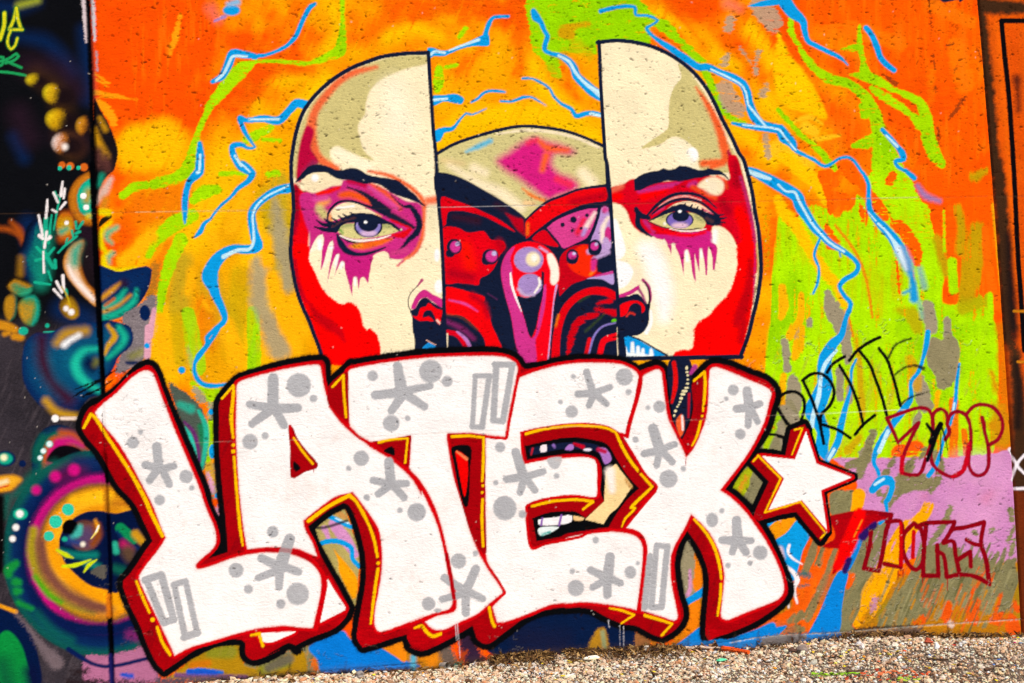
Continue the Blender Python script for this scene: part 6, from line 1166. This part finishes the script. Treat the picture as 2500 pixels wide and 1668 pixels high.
def build_part(p):
    if p in OBJ: return OBJ[p]
    name, par, label = PARTS[p]
    if p not in groups:
        OBJ[p] = None; return None
    if isinstance(par, str): parent = WALLS[par]
    else:
        parent = build_part(par)
        if parent is None: parent = WALLS['main']
        elif PARTS[par] and not isinstance(PARTS[par][1], str):      # never a fourth level
            parent = OBJ[PARTS[par][1]] or parent
    OBJ[p] = link(add_patch(name, groups[p]), parent, label=label); return OBJ[p]
for p in range(1, len(PARTS)): build_part(p)

# ---------------------------------------------------------------- ground
SHORE = np.array([(-200, 1740), (300, 1690), (480, 1672), (600, 1660), (860, 1644), (1050, 1638), (1165, 1622), (1250, 1608), (1400, 1598), (1640, 1584), (1800, 1590), (1900, 1577), (2000, 1566), (2080, 1556), (2200, 1554), (2290, 1559), (2400, 1562), (2500, 1566), (2700, 1575)], float)
_s = np.array([on_wall(*p) for p in SHORE]); SX, SZ = _s[:, 0], _s[:, 1]
gz0 = 0.0
def ground_h(x, y):
    b = np.interp(x, SX, SZ); return gz0+(b-gz0)*np.exp(np.minimum(y, 0)/.30)+.006*np.sin(x*5.1+y*3)*np.exp(-((y+.5)/.6)**2)
gxs = np.concatenate([np.linspace(-40, -1.6, 30), np.linspace(-1.5, 6.2, 220), np.linspace(6.4, 40, 30)]); gys = np.concatenate([-np.geomspace(60, 1.9, 30), np.linspace(-1.85, .04, 90)])
GXm, GYm = np.meshgrid(gxs, gys); H = ground_h(GXm, GYm)-.004
cog = np.stack([GXm, GYm, H], -1).reshape(-1, 3); n1, n2 = GXm.shape; gi = np.arange(n1*n2).reshape(n1, n2)
fq = np.stack([gi[:-1, :-1], gi[:-1, 1:], gi[1:, 1:], gi[1:, :-1]], -1).reshape(-1, 4)
def ground_mat():
    m, nt, b = nodes('gravel_ground'); geo = N(nt, 'ShaderNodeNewGeometry')
    vo = N(nt, 'ShaderNodeTexVoronoi'); vo.inputs['Scale'].default_value = 150; vo.inputs['Randomness'].default_value = 1; nt.links.new(geo.outputs['Position'], vo.inputs['Vector'])
    cr = N(nt, 'ShaderNodeValToRGB'); e = cr.color_ramp.elements; e[0].position = .0; e[1].position = .75
    e[0].color = (.50, .37, .26, 1); e[1].color = (.04, .022, .012, 1); nt.links.new(vo.outputs['Distance'], cr.inputs[0])
    hs = N(nt, 'ShaderNodeMixRGB', blend_type='MULTIPLY'); hs.inputs[0].default_value = .35; nt.links.new(cr.outputs[0], hs.inputs[1]); nt.links.new(vo.outputs['Color'], hs.inputs[2]); nt.links.new(hs.outputs[0], b.inputs['Base Color'])
    bp = N(nt, 'ShaderNodeBump', invert=True); bp.inputs['Strength'].default_value = 1; bp.inputs['Distance'].default_value = .008; nt.links.new(vo.outputs['Distance'], bp.inputs['Height']); nt.links.new(bp.outputs[0], b.inputs['Normal'])
    b.inputs['Roughness'].default_value = .95
    return m
link(bpy.data.objects.new('ground', mesh_np('ground', cog, fq, ground_mat())), kind='structure')

def ico():
    t = (1+5**.5)/2; v = np.array([(-1, t, 0), (1, t, 0), (-1, -t, 0), (1, -t, 0), (0, -1, t), (0, 1, t), (0, -1, -t), (0, 1, -t), (t, 0, -1), (t, 0, 1), (-t, 0, -1), (-t, 0, 1)], float); v /= np.linalg.norm(v[0])
    f = np.array([(0, 11, 5), (0, 5, 1), (0, 1, 7), (0, 7, 10), (0, 10, 11), (1, 5, 9), (5, 11, 4), (11, 10, 2), (10, 7, 6), (7, 1, 8), (3, 9, 4), (3, 4, 2), (3, 2, 6), (3, 6, 8), (3, 8, 9), (4, 9, 5), (2, 4, 11), (6, 2, 10), (8, 6, 7), (9, 8, 1)])
    return v, f
IV, IF = ico()
def rotations(n, flat=.5):
    a, b, c = rng.uniform(0, 6.283, n), rng.normal(0, flat, n), rng.normal(0, flat, n)
    R = np.zeros((n, 3, 3)); ca_, sa, cb, sb, cc, sc = np.cos(a), np.sin(a), np.cos(b), np.sin(b), np.cos(c), np.sin(c)
    R[:, 0, 0] = ca_*cb; R[:, 0, 1] = ca_*sb*sc-sa*cc; R[:, 0, 2] = ca_*sb*cc+sa*sc; R[:, 1, 0] = sa*cb; R[:, 1, 1] = sa*sb*sc+ca_*cc; R[:, 1, 2] = sa*sb*cc-ca_*sc; R[:, 2, 0] = -sb; R[:, 2, 1] = cb*sc; R[:, 2, 2] = cb*cc
    return R
def pebbles(name, x, y, r, cols, mat, flat=(.45, .8), lift=.25, tilt=.45, **props):
    n = len(x); j = 1+rng.normal(0, .16, (n, 12, 1)); S = np.stack([rng.uniform(.8, 1.35, n), rng.uniform(.6, 1.0, n), rng.uniform(*flat, n)], -1)*r[:, None]
    v = IV[None]*j*S[:, None, :]; v = np.einsum('nij,nkj->nki', rotations(n, tilt), v)
    v += np.stack([x, y, ground_h(x, y)+r*lift], -1)[:, None, :]
    f = (IF[None]+12*np.arange(n)[:, None, None]).reshape(-1, 3)
    return link(bpy.data.objects.new(name, mesh_np(name, v.reshape(-1, 3), f, mat, 'tint', np.repeat(cols, 12, 0), smooth=False)), **props)
def pick(cols, w, n, var=.18):
    c = np.array([lin(q) for q in cols]); k = rng.choice(len(cols), n, p=np.array(w)/sum(w)); return np.clip(c[k]*rng.normal(1, var, (n, 1)), .01, .85).astype(np.float32)
M_STONE = vcol_mat('gravel_stones', 'tint')
n = 42000; x = rng.uniform(-.6, 4.9, n); y = -rng.uniform(0, 1, n)*np.clip(.75+(x-1.4)*.52, .3, 1.9)-.010
near = np.exp(y/.16); r = rng.lognormal(math.log(.0041), .44, n)*(1+.9*near*rng.random(n)); r = np.clip(r, .0028, .017)
pebbles('gravel', x, y, r, pick(['#f8dabc', '#f0c9a2', '#ffecd6', '#dcb088', '#b48c6c', '#f6ceac', '#6c4c34', '#e4a070'], [28, 24, 20, 14, 6, 20, 6, 5], n, .24)*.78, M_STONE, kind='stuff', label='pale beige gravel at the foot of the wall')
n = 900; x = rng.uniform(-.5, 5, n); y = -1.2*rng.uniform(0, 1, n)**.8-.02
pebbles('paint_flakes', x, y, rng.uniform(.003, .009, n), pick(['#e8d020', '#f0f0f0', '#e06030', '#c8b030', '#3070c0', '#e89820', '#9a9090'], [10, 12, 6, 8, 2, 5, 8], n)*.86, M_STONE, flat=(.12, .3), lift=.9, tilt=.2, kind='stuff', label='small coloured paint flakes scattered on the gravel')
def spill(name, label, px0, py0, px1, py1, cols, n, th):
    t = rng.random(n); X = px0+(px1-px0)*t; Yp = py0+(py1-py0)*t+rng.normal(0, th, n); P = np.array([on_floor(a, b) for a, b in zip(X, Yp)])
    pebbles(name, P[:, 0], P[:, 1], rng.uniform(.004, .011, n), pick(cols, [1]*len(cols), n)*.86, M_STONE, flat=(.15, .35), lift=1.1, tilt=.2, kind='stuff', label=label)
spill('lime_overspray', 'lime green sprayed pebbles in the gravel', 1980, 1650, 2110, 1644, ['#8ac020', '#a0d030', '#7cb010'], 34, 2); spill('lime_overspray', 'yellow green sprayed pebbles at the bottom edge', 2170, 1664, 2250, 1660, ['#98c020', '#b0cc40'], 18, 3)
spill('red_overspray', 'orange red sprayed pebbles in the gravel', 2060, 1655, 2270, 1642, ['#d05028', '#b84020', '#e07848'], 46, 5)
# leaf litter gathered against the wall
n = 3000; k = rng.random(n)
PXl = np.where(k < .28, rng.uniform(1190, 1345, n), np.where(k < .64, rng.uniform(1370, 1660, n), np.where(k < .84, rng.uniform(500, 2500, n), rng.uniform(2040, 2500, n))))
P = np.array([on_wall(a, 1600)[0] for a in PXl]); yl = -np.abs(rng.normal(0, .10, n))-.006; yl = np.where(k > .84, yl*.6, yl)
Lm = rng.uniform(.006, .022, n); Wm = Lm*rng.uniform(.08, .4, n); base = np.array([(-1, 0, 0), (0, -1, .25), (1, 0, 0), (0, 1, .25)], float)
v = base[None]*np.stack([Lm, Wm, Lm*.5], -1)[:, None, :]; v = np.einsum('nij,nkj->nki', rotations(n, .5), v); v += np.stack([P, yl, ground_h(P, yl)+rng.uniform(.004, .026, n)], -1)[:, None, :]
f = (np.array([(0, 1, 2), (0, 2, 3)])[None]+4*np.arange(n)[:, None, None]).reshape(-1, 3)
link(bpy.data.objects.new('leaf_litter', mesh_np('leaf_litter', v.reshape(-1, 3), f, M_STONE, 'tint', np.repeat(pick(['#5a3c1e', '#7a5a30', '#4a3018', '#8c6a3c', '#33200f', '#a08050'], [5, 5, 4, 4, 3, 3], n), 4, 0), smooth=False)), kind='stuff', label='brown leaf litter piled against the foot of the wall')

# ---------------------------------------------------------------- single pieces of litter
def at(px, py, h=0.):
    p = on_floor(px, py, .0)
    for _ in range(12):
        p = on_floor(px, py, float(ground_h(p[0], min(p[1], -.004))))
        if p[1] > -.01: p = np.array([p[0], -.012, ground_h(p[0], -.012)])
    return Vector((p[0], p[1], float(ground_h(p[0], p[1]))+h))
def tube(name, pts, radii, mat, seg=7, knob=0.12, parent=None, **props):
    vs, fs_ = [], []
    for i, p in enumerate(pts):
        t = (pts[min(i+1, len(pts)-1)]-pts[max(i-1, 0)]).normalized(); a = t.orthogonal().normalized(); b = t.cross(a)
        for s in range(seg):
            w = 6.28319*s/seg; rr = radii[i]*(1+random.uniform(-knob, knob)); vs.append(p+a*math.cos(w)*rr+b*math.sin(w)*rr)
    for i in range(len(pts)-1):
        for s in range(seg): fs_.append((i*seg+s, i*seg+(s+1) % seg, (i+1)*seg+(s+1) % seg, (i+1)*seg+s))
    fs_ += [tuple(range(seg))[::-1], tuple(range((len(pts)-1)*seg, len(pts)*seg))]
    me = bpy.data.meshes.new(name); me.from_pydata(vs, [], fs_); me.materials.append(mat); me.update()
    return link(bpy.data.objects.new(name, me), parent, **props)
def twig(name, label, ends, r, mat, n=7, wig=.004, h=.01, **k):
    a, b = at(*ends[0], h), at(*ends[1], h); pts = []; L = (b-a).length
    for i in range(n):
        t = i/(n-1); p = a.lerp(b, t); p.z += random.uniform(-wig, wig)+.3*wig; p.y += random.uniform(-wig, wig); pts.append(p)
    return tube(name, pts, [r*(1-.35*i/(n-1)) for i in range(n)], mat, label=label, **k)
M_BARK = plain('dry_bark', '#5a4030', .9, '#33241a', 90); M_PALE = plain('peeled_wood', '#d8c0aa', .8, '#a88c74', 60); M_ORST = plain('orange_sprayed_wood', '#f05a08', .6, '#c84206', 50)
st = twig('painted_stick', 'thick stick end sprayed orange lying at the foot of the wall', ((1765, 1592), (1828, 1599)), .013, M_ORST, n=6, wig=.002, h=.012, category='stick')
twig('dry_branch', 'pale peeled branch lying left of the orange stick end', ((1668, 1586), (1764, 1592)), .007, M_PALE, n=8, h=.012, category='branch')
twig('twig', 'dark thin twig lying on the gravel below the sage paint', ((2262, 1616), (2334, 1618)), .0045, M_BARK, n=7, h=.012, category='twig', group='dark twigs on the gravel')
twig('twig', 'short dark twig at the right of the gravel', ((2403, 1643), (2448, 1637)), .005, M_BARK, n=5, h=.012, category='twig', group='dark twigs on the gravel')
twig('twig', 'dark twig lying beside the lime sprayed pebbles', ((2068, 1651), (2112, 1645)), .0045, M_BARK, n=5, h=.014, category='twig', group='dark twigs on the gravel')
twig('twig', 'small dark twig in the middle of the gravel', ((2026, 1613), (2056, 1614)), .004, M_BARK, n=5, h=.010, category='twig', group='dark twigs on the gravel')
def lump(name, px, py, rx, ry, rz, mat, label, cat, rot=0., sub=2, rough=.16, sink=.3, cell=1.0, **k):
    bm = bmesh.new(); bmesh.ops.create_icosphere(bm, subdivisions=sub, radius=1)
    for v in bm.verts:
        d = v.co.normalized(); q = 1+rough*(math.sin(d.x*3.1+px)+math.sin(d.y*4.3+py)+math.sin(d.z*5.2+px*.3)+random.uniform(-.5, .5))*.5
        v.co = Vector((d.x*rx, d.y*ry, max(d.z, -.55)*rz))*q
    me = bpy.data.meshes.new(name); bm.to_mesh(me); bm.free(); me.materials.append(mat)
    o = bpy.data.objects.new(name, me); p = at(px, py); o.location = p+Vector((0, 0, rz*(.55-sink)+.006)); o.rotation_euler = (0, 0, rot)
    return link(o, label=label, category=cat, **k)
lump('foam_piece', 1445, 1615, .034, .016, .012, plain('cream_foam', '#f4e4b8', .8, '#ece8e0', 20), 'broken block of cream foam lying on the gravel', 'foam', .1, rough=.12, sink=.1)
lump('plastic_scrap', 1762, 1618, .024, .012, .008, plain('mint_plastic', '#52d09a', .4, '#38b080', 30), 'flattened mint green plastic scrap on the gravel', 'scrap', .2, rough=.2, sink=.1)
for px, py, r, c, lab in ((2379, 1560, .026, '#4a3a34', 'dark brown rock leaning at the wall near the right'), (1078, 1628, .018, '#7c7468', 'small grey rock by the wall beside the grey cup'), (876, 1655, .020, '#98908a', 'rounded grey stone at the bottom edge below the blue paint'), (1958, 1592, .020, '#8c7c74', 'grey brown stone left in the pile of gravel'), (1935, 1594, .016, '#5c4034', 'dark red brown stone left of the grey brown one'), (2185, 1582, .018, '#e8d8c4', 'large cream stone in the gravel pile'), (2268, 1573, .018, '#c0583c', 'brick red stone near the wall'), (1580, 1594, .022, '#c8bcae', 'pale grey stone among the leaf litter'), (2105, 1586, .015, '#ece4dc', 'white stone left of the large cream stone')):
    lump('rock', px, py, r, r*.7, r*.75, plain('rock_'+c[1:], c, .9, None, 60), lab, 'rock', random.uniform(0, 3), rough=.3, sink=.25, group='larger rocks in the gravel')
for px, py, c, lab in ((2413, 1573, '#f0b818', 'golden yellow paint chip near the right end'), (2478, 1574, '#c01870', 'magenta paint chip by the wall at the right'), (2492, 1575, '#1880d0', 'blue paint chip beside the magenta one'), (2173, 1603, '#e8d838', 'lemon yellow paint chip in mid gravel'), (2040, 1624, '#e8e060', 'pale yellow paint chip above the twig'), (1395, 1622, '#d8b828', 'mustard paint chip near the foam'), (2310, 1585, '#f4f2f0', 'white paint chip below the wall'), (2328, 1580, '#d03020', 'red paint chip near the white one'), (2208, 1594, '#e05828', 'orange red paint chip'), (1985, 1597, '#e8c820', 'yellow paint chip beside the stones'), (1032, 1648, '#e8a020', 'amber paint chip at the bottom edge'), (912, 1652, '#e8d030', 'yellow paint chip at the bottom edge'), (766, 1663, '#7080d8', 'periwinkle paint chip at the bottom left')):
    lump('paint_chip', px, py, .011, .007, .003, plain('chip_'+c[1:], c, .6, None, 60), lab, 'paint chip', random.uniform(0, 3), sub=1, rough=.35, sink=.0, group='large paint chips')
# crumpled dry leaf standing against the wall
def dry_leaf(px, py, s, label, mat):
    p = at(px, py, .0); n = 9; vs = []; fs_ = []
    for i in range(n):
        t = i/(n-1)*2-1
        for j in range(n):
            q = j/(n-1)*2-1; w = (1-abs(t)**1.6)*(1+.25*math.sin(t*14)); x = q*.55*w; z = t
            vs.append((s*(x+.12*math.sin(4*t)), s*(-.25+.28*math.sin(3*q+2*t)+.12*math.cos(7*t*q)+random.uniform(-.05, .05)), s*(z+1)*.8))
    for i in range(n-1):
        for j in range(n-1): fs_.append((i*n+j, i*n+j+1, (i+1)*n+j+1, (i+1)*n+j))
    me = bpy.data.meshes.new('dry_leaf'); me.from_pydata(vs, [], fs_); me.materials.append(mat); me.update()
    o = bpy.data.objects.new('dry_leaf', me); o.location = p; o.rotation_euler = (.1, random.uniform(.2, .6), random.uniform(-.4, .4)); m = o.modifiers.new('t', 'SOLIDIFY'); m.thickness = .0012
    return link(o, label=label, category='leaf')
M_LEAF = plain('dry_leaf', '#b08a66', .8, '#7a5438', 70); dry_leaf(1722, 1585, .030, 'curled dry brown leaf standing against the blue paint', M_LEAF); dry_leaf(1706, 1587, .020, 'smaller curled leaf left of the larger dry leaf', M_LEAF)
# grey paper cup lying by the wall
def cup(px, py):
    p = at(px, py, .016); bm = bmesh.new(); seg = 20; prof = [(.0, .0), (.011, .0), (.0122, .002), (.015, .034), (.0158, .035), (.0158, .037), (.0145, .037), (.0118, .003), (0, .003)]; rings = []
    for r_, z in prof: rings.append([bm.verts.new((max(r_, .0004)*math.cos(6.28319*k/seg), max(r_, .0004)*math.sin(6.28319*k/seg), z)) for k in range(seg)])
    for a, b in zip(rings, rings[1:]):
        for k in range(seg): bm.faces.new((a[k], a[(k+1) % seg], b[(k+1) % seg], b[k]))
    me = bpy.data.meshes.new('spray_can_cap'); bm.to_mesh(me); bm.free(); me.materials.append(plain('grey_cup', '#9a948a', .6, '#7a746c', 80)); o = bpy.data.objects.new('cup', me); o.location = p; o.rotation_euler = (math.radians(88), 0, math.radians(40))
    link(o, label='small grey cup tipped over at the foot of the wall', category='cup')
cup(1072, 1630)
lump('plastic_scrap', 1117, 1629, .014, .010, .010, plain('dark_green_plastic', '#1c5040', .5, '#12382c', 40), 'dark green crumpled scrap right of the grey cup', 'scrap', .3, rough=.3, sink=.1)
